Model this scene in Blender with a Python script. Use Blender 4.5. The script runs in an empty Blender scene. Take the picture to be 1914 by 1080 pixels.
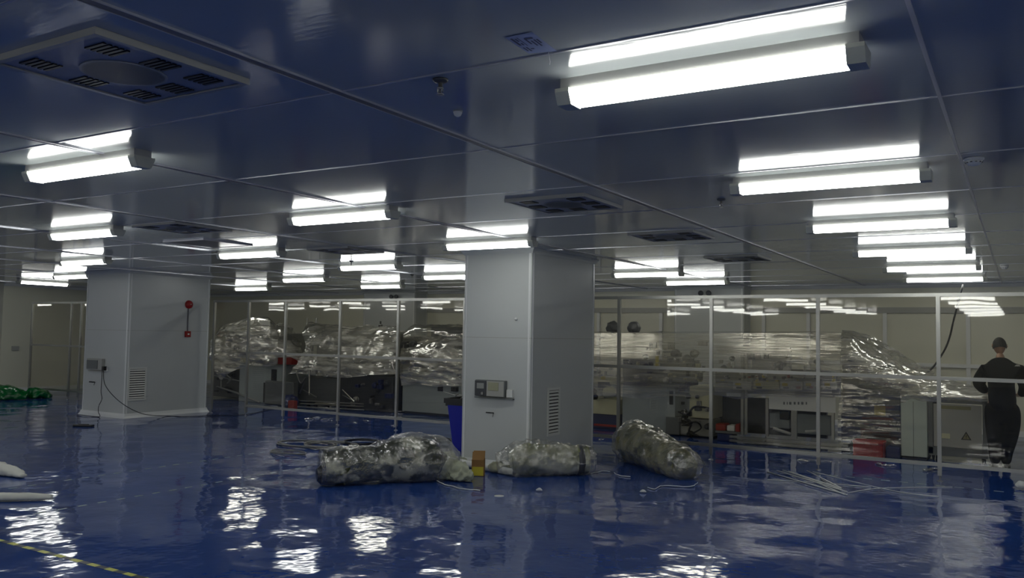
import bpy, bmesh, math, random
from mathutils import Vector, Matrix, noise
random.seed(7)
C = bpy.context.scene.collection
PI = math.pi

# ------------------------------------------------------------------ camera
YAW, PITCH, ROLL, FPX = 0.545385, 0.054269, 0.0170076, 1570.98
cy, sy, cp, sp = math.cos(YAW), math.sin(YAW), math.cos(PITCH), math.sin(PITCH)
_f = Vector((-sy*cp, cy*cp, sp)); _r0 = Vector((cy, sy, 0)); _u0 = _r0.cross(_f)
_r = math.cos(ROLL)*_r0 + math.sin(ROLL)*_u0
_u = -math.sin(ROLL)*_r0 + math.cos(ROLL)*_u0
CAM = Vector((0, 0, 1.7))
cam_d = bpy.data.cameras.new('camera'); cam = bpy.data.objects.new('camera', cam_d); C.objects.link(cam)
cam_d.sensor_width = 36; cam_d.lens = FPX/1914*36
m = Matrix((_r, _u, -_f)).transposed().to_4x4(); m.translation = CAM
cam.matrix_world = m
cam_d.clip_start = .05; cam_d.clip_end = 200
sc = bpy.context.scene; sc.camera = cam
# ------------------------------------------------------------------ world, exposure
w = bpy.data.worlds.new('world'); sc.world = w; w.use_nodes = True
w.node_tree.nodes['Background'].inputs[0].default_value = (.02, .022, .03, 1)
w.node_tree.nodes['Background'].inputs[1].default_value = 1
sc.view_settings.view_transform = 'Standard'; sc.view_settings.look = 'None'
sc.view_settings.gamma = 1; sc.view_settings.use_curve_mapping = False
sc.view_settings.exposure = 0.65
LAMP = 9.0                      # radiance of the fluorescent diffusers

def at(x, y, Y):                # photo pixel -> point of the vertical plane at distance Y
    d = _f*FPX + _r*(x-957) - _u*(y-540)
    return CAM + d*(Y/d.y)
def fl(x, y, z=0):              # photo pixel -> point of a horizontal plane
    d = _f*FPX + _r*(x-957) - _u*(y-540)
    return CAM + d*((z-1.7)/d.z)

# ------------------------------------------------------------------ materials
def nm(name):
    mt = bpy.data.materials.new(name); mt.use_nodes = True
    nt = mt.node_tree; b = nt.nodes['Principled BSDF']
    return mt, nt, b
def bump(nt, b, scale, strength, dist=.01, stretch=(1,1,1), detail=2, kind='ShaderNodeTexNoise', prev=None):
    tc = nt.nodes.new('ShaderNodeTexCoord'); mp = nt.nodes.new('ShaderNodeMapping')
    mp.inputs['Scale'].default_value = stretch
    n = nt.nodes.new(kind); n.inputs['Scale'].default_value = scale
    if 'Detail' in n.inputs: n.inputs['Detail'].default_value = detail
    bp = nt.nodes.new('ShaderNodeBump'); bp.inputs['Strength'].default_value = strength; bp.inputs['Distance'].default_value = dist
    nt.links.new(tc.outputs['Object'], mp.inputs[0]); nt.links.new(mp.outputs[0], n.inputs['Vector'])
    nt.links.new(n.outputs[0], bp.inputs['Height'])
    if prev: nt.links.new(prev.outputs[0], bp.inputs['Normal'])
    if b: nt.links.new(bp.outputs[0], b.inputs['Normal'])
    return bp
def mat(name, col, rough=.5, metal=0, spec=.5, coat=0, var=0, vscale=6, bmp=0, bscale=40, stretch=(1,1,1)):
    mt, nt, b = nm(name)
    b.inputs['Base Color'].default_value = (*col, 1); b.inputs['Roughness'].default_value = rough
    b.inputs['Metallic'].default_value = metal; b.inputs['Specular IOR Level'].default_value = spec
    b.inputs['Coat Weight'].default_value = coat; b.inputs['Coat Roughness'].default_value = .05
    if var:
        tc = nt.nodes.new('ShaderNodeTexCoord'); n = nt.nodes.new('ShaderNodeTexNoise'); n.inputs['Scale'].default_value = vscale
        n.inputs['Detail'].default_value = 5
        mx = nt.nodes.new('ShaderNodeMix'); mx.data_type = 'RGBA'
        mx.inputs[6].default_value = (*[c*(1-var) for c in col], 1); mx.inputs[7].default_value = (*[min(1, c*(1+var)) for c in col], 1)
        nt.links.new(tc.outputs['Object'], n.inputs['Vector']); nt.links.new(n.outputs[0], mx.inputs[0]); nt.links.new(mx.outputs[2], b.inputs['Base Color'])
    if bmp: bump(nt, b, bscale, bmp, .01, stretch)
    return mt
def mix2(name, ca, cb, scale, lo, hi, rough=.4, bmp=.0, spec=.5):
    mt, nt, b = nm(name)
    tc = nt.nodes.new('ShaderNodeTexCoord'); n = nt.nodes.new('ShaderNodeTexNoise'); n.inputs['Scale'].default_value = scale; n.inputs['Detail'].default_value = 4
    r = nt.nodes.new('ShaderNodeValToRGB'); r.color_ramp.elements[0].position = lo; r.color_ramp.elements[1].position = hi
    r.color_ramp.elements[0].color = (*ca, 1); r.color_ramp.elements[1].color = (*cb, 1)
    nt.links.new(tc.outputs['Object'], n.inputs['Vector']); nt.links.new(n.outputs[0], r.inputs[0]); nt.links.new(r.outputs[0], b.inputs['Base Color'])
    b.inputs['Roughness'].default_value = rough; b.inputs['Specular IOR Level'].default_value = spec
    if bmp: bump(nt, b, scale*3, bmp, .02)
    return mt
def schlick(nt, f0, scale=1.0, power=5, normal=None):
    lw = nt.nodes.new('ShaderNodeLayerWeight'); lw.inputs[0].default_value = .5
    p = nt.nodes.new('ShaderNodeMath'); p.operation = 'POWER'; p.inputs[1].default_value = power
    q = nt.nodes.new('ShaderNodeMath'); q.operation = 'MULTIPLY_ADD'; q.inputs[1].default_value = scale; q.inputs[2].default_value = f0
    nt.links.new(lw.outputs['Facing'], p.inputs[0]); nt.links.new(p.outputs[0], q.inputs[0])
    if normal: nt.links.new(normal.outputs[0], lw.inputs['Normal'])
    q.use_clamp = True
    return q
def pane_mat(name, tint, f0=.045, wav=.12):
    mt, nt, b = nm(name); nt.nodes.remove(b); out = nt.nodes['Material Output']
    tr = nt.nodes.new('ShaderNodeBsdfTransparent'); tr.inputs[0].default_value = (*tint, 1)
    gl = nt.nodes.new('ShaderNodeBsdfGlossy'); gl.inputs['Roughness'].default_value = .02
    bp = bump(nt, None, 1.6, wav, .02, (1, 1, 2.5), 1)
    nt.links.new(bp.outputs[0], gl.inputs['Normal'])
    q = schlick(nt, f0, .9)
    mx = nt.nodes.new('ShaderNodeMixShader'); nt.links.new(q.outputs[0], mx.inputs[0])
    nt.links.new(tr.outputs[0], mx.inputs[1]); nt.links.new(gl.outputs[0], mx.inputs[2]); nt.links.new(mx.outputs[0], out.inputs[0])
    return mt
def film_mat(name, milky=.25, tint=(.95, .93, .87), f0=.14, stretch=(1, 1, 6), bstr=.7, scale=6, white=(.9, .88, .80), rough=.12, bdist=.04):
    """thin crinkled polythene: see-through, milky where it is folded, glossy"""
    mt, nt, b = nm(name); nt.nodes.remove(b); out = nt.nodes['Material Output']
    bp = bump(nt, None, scale, bstr, bdist, stretch, 4)
    tr = nt.nodes.new('ShaderNodeBsdfTransparent'); tr.inputs[0].default_value = (*tint, 1)
    df = nt.nodes.new('ShaderNodeBsdfDiffuse'); df.inputs[0].default_value = (*white, 1)
    tl = nt.nodes.new('ShaderNodeBsdfTranslucent'); tl.inputs[0].default_value = (*white, 1)
    gl = nt.nodes.new('ShaderNodeBsdfGlossy'); gl.inputs['Roughness'].default_value = rough
    for s in (df, gl): nt.links.new(bp.outputs[0], s.inputs['Normal'])
    tc = nt.nodes.new('ShaderNodeTexCoord'); mp = nt.nodes.new('ShaderNodeMapping'); mp.inputs['Scale'].default_value = stretch
    n = nt.nodes.new('ShaderNodeTexNoise'); n.inputs['Scale'].default_value = scale*.8; n.inputs['Detail'].default_value = 6; n.inputs['Roughness'].default_value = .65
    nt.links.new(tc.outputs['Object'], mp.inputs[0]); nt.links.new(mp.outputs[0], n.inputs['Vector'])
    r = nt.nodes.new('ShaderNodeMapRange'); r.inputs[1].default_value = .42; r.inputs[2].default_value = .62
    r.inputs[3].default_value = milky*.3; r.inputs[4].default_value = min(1, milky*1.8)
    nt.links.new(n.outputs[0], r.inputs[0])
    dm = nt.nodes.new('ShaderNodeMixShader'); dm.inputs[0].default_value = .35
    nt.links.new(df.outputs[0], dm.inputs[1]); nt.links.new(tl.outputs[0], dm.inputs[2])
    m1 = nt.nodes.new('ShaderNodeMixShader'); nt.links.new(r.outputs[0], m1.inputs[0])
    nt.links.new(tr.outputs[0], m1.inputs[1]); nt.links.new(dm.outputs[0], m1.inputs[2])
    q = schlick(nt, f0, .8, 4)
    m2 = nt.nodes.new('ShaderNodeMixShader'); nt.links.new(q.outputs[0], m2.inputs[0])
    nt.links.new(m1.outputs[0], m2.inputs[1]); nt.links.new(gl.outputs[0], m2.inputs[2]); nt.links.new(m2.outputs[0], out.inputs[0])
    return mt

# blue epoxy floor: mirror gloss with long shallow ripples
M = {}
mt, nt, b = nm('blue_epoxy')
tc = nt.nodes.new('ShaderNodeTexCoord'); n = nt.nodes.new('ShaderNodeTexNoise'); n.inputs['Scale'].default_value = .7; n.inputs['Detail'].default_value = 6
r = nt.nodes.new('ShaderNodeValToRGB'); r.color_ramp.elements[0].position = .3; r.color_ramp.elements[1].position = .7
r.color_ramp.elements[0].color = (.016, .052, .23, 1); r.color_ramp.elements[1].color = (.022, .068, .28, 1)
nt.links.new(tc.outputs['Object'], n.inputs['Vector']); nt.links.new(n.outputs[0], r.inputs[0]); nt.links.new(r.outputs[0], b.inputs['Base Color'])
b.inputs['Roughness'].default_value = .07; b.inputs['IOR'].default_value = 1.55
b1 = bump(nt, None, 1.0, .8, .045, (1, 1, 1), 1)
b2 = bump(nt, b, 4.5, .6, .008, (1, 1, 1), 2, prev=b1)
M['floor'] = mt
# ceiling: white-grey coated steel sandwich panels, glossy, faint rolling streaks along x
mt, nt, b = nm('coated_steel_ceiling')
b.inputs['Base Color'].default_value = (.42, .45, .45, 1); b.inputs['Roughness'].default_value = .10; b.inputs['IOR'].default_value = 1.6
b1 = bump(nt, None, .55, .35, .012, (1, 1, 1), 1)
b2 = bump(nt, b, 20, .14, .003, (.25, 2.2, 1), 3, prev=b1)
M['ceiling'] = mt
M['panel'] = mat('grey_panel', (.50, .52, .51), .32, var=.05, vscale=1.5, spec=.5)
M['wall'] = mat('cream_wall_panel', (.66, .65, .53), .35, var=.05, vscale=1)
M['trim'] = mat('white_trim', (.72, .73, .72), .3)
M['alu'] = mat('aluminium', (.36, .36, .34), .30, metal=.8)
M['seam'] = mat('ceiling_seam', (.50, .51, .56), .3, metal=.6)
M['channel'] = mat('ceiling_channel', (.10, .105, .14), .3, metal=.3)
M['housing'] = mat('lamp_housing', (.42, .42, .40), .4)
M['cap'] = mat('lamp_cap', (.55, .56, .48), .4)
M['black'] = mat('black_plastic', (.012, .012, .014), .4)
M['dark'] = mat('dark_machine', (.045, .048, .055), .45, var=.4, vscale=9)
M['steel'] = mat('machine_steel', (.30, .30, .29), .35, metal=.7)
M['cabinet'] = mat('grey_cabinet', (.33, .37, .38), .4, var=.04)
M['darkcab'] = mat('dark_grey_cabinet', (.14, .15, .15), .45)
M['cream'] = mat('cream_machine', (.58, .57, .38), .45, var=.08)
M['white'] = mat('white_paint', (.70, .71, .68), .4)
M['yellow'] = mat('yellow', (.62, .52, .04), .5)
M['red'] = mat('red', (.30, .008, .008), .4)
M['orange'] = mat('orange_red', (.55, .08, .03), .5)
M['bluep'] = mat('blue_plastic', (.006, .012, .33), .38)
M['navy'] = mat('navy_plastic', (.02, .03, .12), .4)
M['cardboard'] = mat('cardboard', (.26, .14, .045), .8, var=.15)
M['pvc'] = mat('white_pvc', (.66, .67, .64), .35)
M['cable'] = mat('grey_cable', (.10, .10, .11), .4); M['hosegrey'] = mat('grey_hose', (.20, .20, .19), .35)
M['jacket'] = mat('black_jacket', (.006, .007, .010), .9, spec=.12, bmp=.4, bscale=14)
M['trousers'] = mat('black_trousers', (.003, .003, .004), .9, spec=.1)
M['skin'] = mat('skin', (.42, .24, .15), .5)
M['hair'] = mat('short_hair', (.012, .010, .009), .7, bmp=.6, bscale=90)
M['ventgrey'] = mat('vent_grey', (.36, .36, .33), .4)
M['ventpanel'] = mat('vent_panel', (.26, .28, .34), .35)
M['grille'] = mat('grille_white', (.60, .61, .58), .4)
M['green'] = mat('green_sheeting', (.0, .11, .02), .25, var=.4, vscale=7, coat=.4)
M['cloth'] = mat('white_cloth', (.66, .66, .60), .7, bmp=.3, bscale=18)
M['fabric'] = mat('pale_fabric', (.38, .40, .30), .7, var=.25, vscale=5, bmp=.4, bscale=20)
M['foil1'] = mix2('foil_insulation_dark', (.035, .040, .013), (.42, .42, .34), 3.0, .50, .56, .2, .5)
M['foil2'] = mix2('foil_insulation_pale', (.16, .17, .07), (.55, .55, .46), 3.2, .35, .62, .35, .5)
M['foil3'] = mix2('foil_insulation_olive', (.055, .06, .014), (.28, .26, .12), 5, .38, .66, .35, .6)
M['tapey'] = mat('tape_yellow', (.62, .62, .10), .4)
M['tapeb'] = mat('tape_black', (.02, .025, .03), .4)
M['paleline'] = mat('faded_line', (.30, .36, .28), .4)
M['meter'] = mat('meter_window', (.30, .31, .29), .12)
M['label'] = mat('pale_blue_label', (.30, .36, .55), .5)
M['labelink'] = mat('label_ink', (.05, .06, .12), .6)
M['pane'] = pane_mat('clear_pane', (.955, .94, .90), wav=.02, f0=.045)
M['door'] = pane_mat('smoked_pane', (.62, .62, .58), .05)
M['film'] = film_mat('stretch_film', .22, stretch=(.35, .35, 9), scale=4, bstr=1, bdist=.0035, f0=.32, rough=.045)
M['filmw'] = film_mat('milky_film', .55, stretch=(.55, .55, 3.6), scale=2.6, bstr=1, bdist=.05, f0=.30, rough=.11)
M['filmc'] = film_mat('cover_film', .92, stretch=(1, 1, 2), scale=4, bstr=.6, white=(.86, .84, .76))
M['bagfilm'] = film_mat('bag_film', .13, stretch=(1, 1, 1), scale=7, bstr=1.0, f0=.20, tint=(.98, .98, .95), rough=.06, bdist=.04)
mt, nt, b = nm('fluorescent_diffuser')
b.inputs['Base Color'].default_value = (.9, .9, .9, 1)
b.inputs['Emission Color'].default_value = (.98, 1.0, .95, 1); b.inputs['Emission Strength'].default_value = LAMP
M['lamp'] = mt

# ------------------------------------------------------------------ mesh helpers
class MB:
    def __init__(s): s.bm = bmesh.new(); s.mi = 0
    def _f(s, vs, idx):
        try:
            f = s.bm.faces.new([vs[i] for i in idx]); f.material_index = s.mi; return f
        except ValueError: return None
    def box(s, x0, x1, y0, y1, z0, z1, bev=0):
        if bev:
            b2 = bmesh.new(); bmesh.ops.create_cube(b2, size=1)
            for v in b2.verts: v.co = Vector(((x0+x1)/2+v.co.x*(x1-x0), (y0+y1)/2+v.co.y*(y1-y0), (z0+z1)/2+v.co.z*(z1-z0)))
            bmesh.ops.bevel(b2, geom=b2.edges[:], offset=bev, segments=2, affect='EDGES', profile=.5)
            mp = {v: s.bm.verts.new(v.co) for v in b2.verts}
            for f in b2.faces:
                g = s.bm.faces.new([mp[v] for v in f.verts]); g.material_index = s.mi
            b2.free(); return s
        v = [s.bm.verts.new(p) for p in ((x0,y0,z0),(x1,y0,z0),(x1,y1,z0),(x0,y1,z0),(x0,y0,z1),(x1,y0,z1),(x1,y1,z1),(x0,y1,z1))]
        for i in ((3,2,1,0),(4,5,6,7),(0,1,5,4),(1,2,6,5),(2,3,7,6),(3,0,4,7)): s._f(v, i)
        return s
    def quad(s, *ps):
        v = [s.bm.verts.new(p) for p in ps]; s._f(v, range(len(v))); return s
    def prism(s, poly, axis, a, b):
        """poly of 2-D points extruded along axis ('x','y','z') from a to b"""
        def P(p, t):
            return {'x': (t, p[0], p[1]), 'y': (p[0], t, p[1]), 'z': (p[0], p[1], t)}[axis]
        A = [s.bm.verts.new(P(p, a)) for p in poly]; B = [s.bm.verts.new(P(p, b)) for p in poly]
        n = len(poly)
        for i in range(n): s._f([A[i], A[(i+1) % n], B[(i+1) % n], B[i]], range(4))
        s._f(A, range(n-1, -1, -1)); s._f(B, range(n)); return s
    def tube(s, pts, r, seg=8, caps=True):
        pts = [Vector(p) for p in pts]; rings = []
        rr = r if isinstance(r, (list, tuple)) else [r]*len(pts)
        up = Vector((0, 0, 1))
        for i, p in enumerate(pts):
            d = (pts[min(i+1, len(pts)-1)]-pts[max(i-1, 0)])
            d = d.normalized() if d.length > 1e-9 else Vector((0, 0, 1))
            a = d.cross(up if abs(d.z) < .95 else Vector((1, 0, 0))).normalized(); b = d.cross(a)
            rings.append([s.bm.verts.new(p+(a*math.cos(2*PI*k/seg)+b*math.sin(2*PI*k/seg))*rr[i]) for k in range(seg)])
        for A, B in zip(rings, rings[1:]):
            for k in range(seg): s._f([A[k], A[(k+1) % seg], B[(k+1) % seg], B[k]], range(4))
        if caps: s._f(rings[0], range(seg-1, -1, -1)); s._f(rings[-1], range(seg))
        return s
    def lathe(s, prof, c=(0, 0, 0), seg=20, axis='z'):
        rings = []
        for (r, h) in prof:
            ring = []
            for k in range(seg):
                a = 2*PI*k/seg; x, y = r*math.cos(a), r*math.sin(a)
                p = {'z': (x, y, h), 'y': (x, h, y), 'x': (h, x, y)}[axis]
                ring.append(s.bm.verts.new(Vector(c)+Vector(p)))
            rings.append(ring)
        for A, B in zip(rings, rings[1:]):
            for k in range(seg): s._f([A[k], A[(k+1) % seg], B[(k+1) % seg], B[k]], range(4))
        s._f(rings[0], range(seg-1, -1, -1)); s._f(rings[-1], range(seg))
        return s
    def build(s, name, mt, parent=None, smooth=False, kind=None, recalc=True):
        me = bpy.data.meshes.new(name)
        if recalc: bmesh.ops.recalc_face_normals(s.bm, faces=s.bm.faces[:])
        s.bm.to_mesh(me); s.bm.free()
        for x in (mt if isinstance(mt, (list, tuple)) else [mt]): me.materials.append(M[x] if isinstance(x, str) else x)
        if smooth:
            for p in me.polygons: p.use_smooth = True
        o = bpy.data.objects.new(name, me); C.objects.link(o)
        if parent: o.parent = parent
        if kind: o['kind'] = kind
        return o
def tag(o, label, cat, group=None, kind=None):
    o['label'] = label; o['category'] = cat
    if group: o['group'] = group
    if kind: o['kind'] = kind
    return o
def thing(name, label, cat, loc=(0, 0, 0), rz=0, group=None):
    o = bpy.data.objects.new(name, None); C.objects.link(o); o.location = loc; o.rotation_euler = (0, 0, rz)
    o.empty_display_size = .1
    return tag(o, label, cat, group)
def kids(o): return [c for c in bpy.data.objects if c.parent == o]
def dup(root, loc, rz=0, label=None, name=None, tree=None):
    r = root.copy(); C.objects.link(r); r.location = loc; r.rotation_euler = (0, 0, rz)
    if label: r['label'] = label
    for ch, subs in tree:
        c = ch.copy(); C.objects.link(c); c.parent = r
        for g in subs:
            d = g.copy(); C.objects.link(d); d.parent = c
    return r
def tree_of(root): return [(c, kids(c)) for c in kids(root)]

def catmull(P, t):
    n = len(P)-1; x = min(max(t, 0), 1)*n; i = min(int(x), n-1); u = x-i
    p0, p1, p2, p3 = P[max(i-1, 0)], P[i], P[i+1], P[min(i+2, n)]
    return .5*((2*p1)+(p2-p0)*u+(2*p0-5*p1+4*p2-p3)*u*u+(3*p1-p0-3*p2+p3)*u**3)
def lin(P, t):
    n = len(P)-1; x = min(max(t, 0), 1)*n; i = min(int(x), n-1); u = x-i
    return P[i]*(1-u)+P[i+1]*u
def sheet(rows, nu, nv, amp=.02, fq=3.0, sx=(1, 1, 2.5), thick=.004, seed=0, name='film', mt='film', parent=None, smoothu=True):
    """draped film: rows of 3-D points lofted, crumpled, given a thickness"""
    rows = [[Vector(p) for p in r] for r in rows]; grid = []
    for j in range(nv+1):
        tv = j/nv; line = []
        for i in range(nu+1):
            tu = i/nu
            ps = [lin(r, tu) for r in rows]
            p = lin(ps, tv) if len(ps) < 3 else catmull(ps, tv)
            line.append(p)
        grid.append(line)
    out = []
    for j in range(nv+1):
        L = []
        for i in range(nu+1):
            a = grid[j][min(i+1, nu)]-grid[j][max(i-1, 0)]; b = grid[min(j+1, nv)][i]-grid[max(j-1, 0)][i]
            nrm = a.cross(b); nrm = nrm.normalized() if nrm.length > 1e-9 else Vector((0, 0, 1))
            p = grid[j][i]; q = Vector((p.x*sx[0], p.y*sx[1], p.z*sx[2]))*fq+Vector((seed*3.7, seed, 0))
            h = (1-abs(noise.noise(q*.8))*2.4)*.8+noise.noise(q*2.7)*.25+(1-abs(noise.noise(q*.4))*2)*1.0
            L.append(p+nrm*amp*h)
        out.append(L)
    s = MB(); V = [[s.bm.verts.new(p) for p in L] for L in out]
    for j in range(nv):
        for i in range(nu): s._f([V[j][i], V[j][i+1], V[j+1][i+1], V[j+1][i]], range(4))
    return s.build(name, mt, parent, smooth=True, recalc=False)
def blob(path, radii, amp, fq, seg=40, rings=60, squash=1.0, seed=0, flat=0.0):
    """closed crumpled roll along a path, radii interpolated"""
    P = [Vector(p) for p in path]; s = MB(); R = []
    for j in range(rings+1):
        t = j/rings; c = catmull(P, t); d = (catmull(P, min(1, t+.02))-catmull(P, max(0, t-.02))).normalized()
        a = d.cross(Vector((0, 0, 1))).normalized(); b = a.cross(d)
        x = t*(len(radii)-1); i = min(int(x), len(radii)-2); u = x-i; u = u*u*(3-2*u)
        r = radii[i]*(1-u)+radii[i+1]*u; ring = []
        for k in range(seg):
            an = 2*PI*k/seg; o = a*math.cos(an)+b*math.sin(an)*squash
            q = (c+o*r)*fq+Vector((seed*5, seed*2, seed))
            h = (1-abs(noise.noise(q))*2.4)*.6+noise.noise(q*2.3)*.5+noise.noise(q*5)*.25
            p = c+o*(r+amp*h*min(1, r/.08))
            p.z = max(p.z, .008+.006*abs(noise.noise(q*3)))
            ring.append(s.bm.verts.new(p))
        R.append(ring)
    for A, B in zip(R, R[1:]):
        for k in range(seg): s._f([A[k], A[(k+1) % seg], B[(k+1) % seg], B[k]], range(4))
    s._f(R[0], range(seg-1, -1, -1)); s._f(R[-1], range(seg))
    return s

# ------------------------------------------------------------------ setting
H = 2.8; X0, X1, Y0, Y1 = -42.0, 8.0, -14.0, 18.0; XL, YL = -22.5, 11.75
MB().box(X0-.3, X1+.3, Y0-.3, Y1+.3, -.2, 0).build('floor', 'floor', kind='structure')
MB().box(X0-.3, X1+.3, Y0-.3, Y1+.3, H, H+.15).build('ceiling', 'ceiling', kind='structure')
MB().prism([(X0, YL), (XL, YL), (XL, Y1), (XL-.2, Y1), (XL-.2, YL+.2), (X0, YL+.2)], 'z', 0, H).build('wall_left', 'wall', kind='structure')
MB().box(X0-.2, X0, Y0, YL+.2, 0, H).build('wall_side', 'wall', kind='structure')
MB().box(X1, X1+.2, Y0, Y1, 0, H).build('wall_right', 'wall', kind='structure')
MB().box(X0, X1, Y0-.2, Y0, 0, H).build('wall_front', 'wall', kind='structure')
wb = MB().box(XL, X1, Y1, Y1+.2, 0, H).build('wall_back', 'wall', kind='structure')
MB().prism([(XL, 0), (XL+.05, 0), (XL+.035, .06), (XL+.008, .1), (XL, .1)], 'y', YL, Y1).build('baseboard_left', 'trim', kind='structure')
MB().prism([(Y1, 0), (Y1-.05, 0), (Y1-.035, .06), (Y1-.008, .1), (Y1, .1)], 'x', XL, X1).build('baseboard_back', 'trim', kind='structure')
MB().prism([(Y1, H), (Y1-.06, H), (Y1-.045, H-.02), (Y1-.02, H-.045), (Y1, H-.06)], 'x', XL, X1).build('trim_1', 'trim', kind='structure')
MB().prism([(XL, H), (XL+.06, H), (XL+.045, H-.02), (XL+.02, H-.045), (XL, H-.06)], 'y', YL, Y1).build('trim_2', 'trim', kind='structure')
# ceiling panel joints
k = 3; y = 2.83-1.335*12
while y < Y1:
    MB().box(X0, X1, y-.006, y+.006, H-.004, H+.001).build('trim_%d' % k, 'seam', kind='structure'); y += 1.335; k += 1
x = -.30
MB().box(x-.008, x+.008, Y0, Y1, H-.006, H+.001).build('trim_%d' % k, 'seam', kind='structure'); k += 1
for x in (2.05, -2.665, -4.95, -7.3, -9.65, -12.0, -14.35, -16.7, -19.05, -21.4):
    s = MB(); s.mi = 0; s.box(x-.022, x+.022, Y0, Y1, H-.006, H+.001); s.mi = 1
    s.box(x-.026, x-.022, Y0, Y1, H-.009, H+.001).box(x+.022, x+.026, Y0, Y1, H-.009, H+.001)
    s.build('trim_%d' % k, ['channel', 'seam'], kind='structure'); k += 1

def column(x0, x1, y0, y1, name='column'):
    o = MB().box(x0, x1, y0, y1, 0, H).build(name, 'panel', kind='structure')
    s = MB()                                            # rounded corner posts
    for (cx, cy_) in ((x0, y0), (x1, y0), (x1, y1), (x0, y1)):
        dx = 1 if cx == x1 else -1; dy = 1 if cy_ == y1 else -1
        pts = []
        for q in range(7):
            a = q/6*PI/2
            pts.append((cx-dx*.045+dx*.052*math.cos(a), cy_-dy*.045+dy*.052*math.sin(a)))
        pts.append((cx-dx*.045, cy_-dy*.045))
        s2 = MB().prism(pts, 'z', 0, H).build('corner_trim', 'trim', o, smooth=False)
    for e in range(2):
        z0, z1, dz = ((0, .085, .05), (H-.06, H, .05))[e]
        s = MB(); a, b_ = (.05, .012) if e == 0 else (.012, .05)
        def ring(d, z): return [(x0-d, y0-d, z), (x1+d, y0-d, z), (x1+d, y1+d, z), (x0-d, y1+d, z)]
        L = [[s.bm.verts.new(p) for p in ring(d, z)] for d, z in ((a, z0), ((a+b_)/2-.008, (z0+z1)/2), (b_, z1))]
        for A, B in zip(L, L[1:]):
            for q in range(4): s._f([A[q], A[(q+1) % 4], B[(q+1) % 4], B[q]], range(4))
        s._f(L[0], range(4)); s._f(L[-1], range(4))
        s.build('skirting' if e == 0 else 'cornice', 'trim' if e == 0 else 'panel', o)
    MB().box(x0-.002, x1+.002, y0-.002, y1+.002, 1.655, 1.662).build('panel_joint', 'ventgrey', o)
    return o
colC = column(-6.33, -5.30, 9.22, 11.05)
colL = column(-15.85, -14.48, 9.87, 11.72)
column(-6.45, -4.95, 17.45, 18.0); column(-15.3, -13.55, 17.45, 18.0)
# rear partition framing of the back wall
for i, x in enumerate((-12.2, -10.5, -8.5, -6.95, -4.66, -3.75, -2.3, -.86, .8)):
    MB().box(x-.035, x+.035, 17.93, 18.0, .1, 2.25).build('trim_%d' % k, 'trim', kind='structure'); k += 1
MB().box(-4.9, 2.5, 17.92, 18.0, 1.22, 1.29).build('trim_%d' % k, 'trim', kind='structure'); k += 1
MB().box(-13.5, -6.45, 17.9, 18.0, 2.25, 2.36).build('trim_%d' % k, 'ventgrey', kind='structure'); k += 1
MB().box(-4.95, 2.5, 17.9, 18.0, 2.25, 2.36).build('trim_%d' % k, 'ventgrey', kind='structure'); k += 1

# ------------------------------------------------------------------ ceiling lights
def make_lamp():
    t = thing('ceiling_light', '', 'ceiling light', group='batten ceiling lights in rows')
    MB().box(-.6, .6, -.060, .060, -.05, 0).build('housing', 'housing', t)
    MB().prism([(-.068, -.05), (.068, -.05), (.068, -.058), (.040, -.108), (-.040, -.108), (-.068, -.058)], 'x', -.555, .555).build('diffuser', 'lamp', t)
    for sx in (-1, 1):
        MB().prism([(-.072, -.044), (.072, -.044), (.072, -.060), (.046, -.112), (-.046, -.112), (-.072, -.060)], 'x', *sorted((sx*.555, sx*.62))).build('end_cap', 'cap', t)
    return t
lamp0 = make_lamp(); ltree = tree_of(lamp0); first = True
ORD = ['nearest', 'second', 'third', 'fourth', 'fifth', 'farthest']
lamps = []
for i, y in enumerate((3.2, 5.72, 8.1, 10.62, 13.1, 15.5)):
    lamps.append((-1.08, y, 0, 'white batten ceiling light, %s one in the right-hand row' % ORD[i]))
lamps += [(-5.22, 3.2, 0, 'white batten ceiling light at the upper left, biggest on the left side'),
 (-5.25, 5.66, 0, 'white batten ceiling light between the two big columns, nearest of those'),
 (-5.27, 8.15, 0, 'white batten ceiling light just in front of the top of the centre column'),
 (-5.28, 13.0, 0, 'white batten ceiling light right of the centre column, left one of two'),
 (-5.2, 15.2, 0, 'white batten ceiling light right of the centre column, in front of the back emergency lamp'),
 (-8.88, 5.48, 0, 'white batten ceiling light over the left column, nearest to its top'),
 (-9.0, 7.93, 0, 'white batten ceiling light just right of the left column top'),
 (-8.86, 10.22, 0, 'white batten ceiling light midway between the two big columns, above a far emergency lamp'),
 (-8.9, 12.5, 0, 'white batten ceiling light half hidden at the left edge of the centre column'),
 (-12.7, 7.86, 0, 'white batten ceiling light over the left column, second nearest to its top'),
 (-12.35, 12.3, 0, 'small far batten ceiling light between the columns, middle of three in a slanting line'),
 (-12.3, 14.62, 0, 'small far batten ceiling light left of the centre column, lowest above the rear column'),
 (-16.4, 14.55, 0, 'small far batten ceiling light close right of the left column, lowest of its group'),
 (-16.6, 10.02, 0, 'small far batten ceiling light left of the left column, partly behind its edge'),
 (-19.9, 11.3, PI/2, 'small far batten ceiling light at the left wall, turned crosswise')]
for (x, y, rz, lab) in lamps:
    if first: lamp0.location = (x, y, H); lamp0.rotation_euler = (0, 0, rz); lamp0['label'] = lab; first = False
    else: dup(lamp0, (x, y, H), rz, lab, tree=ltree)
for y in (.75, -1.7, -4.1, -6.5, -8.9, -11.3):      # the same rows go on behind the camera, mirrored in the partition
    for x in (-16.5, -12.6, -8.92, -5.25, -1.08, 2.9, 6.6):
        dup(lamp0, (x, y, H), 0, 'white batten ceiling light behind the viewer, seen only mirrored in the clear partition', tree=ltree)
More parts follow.
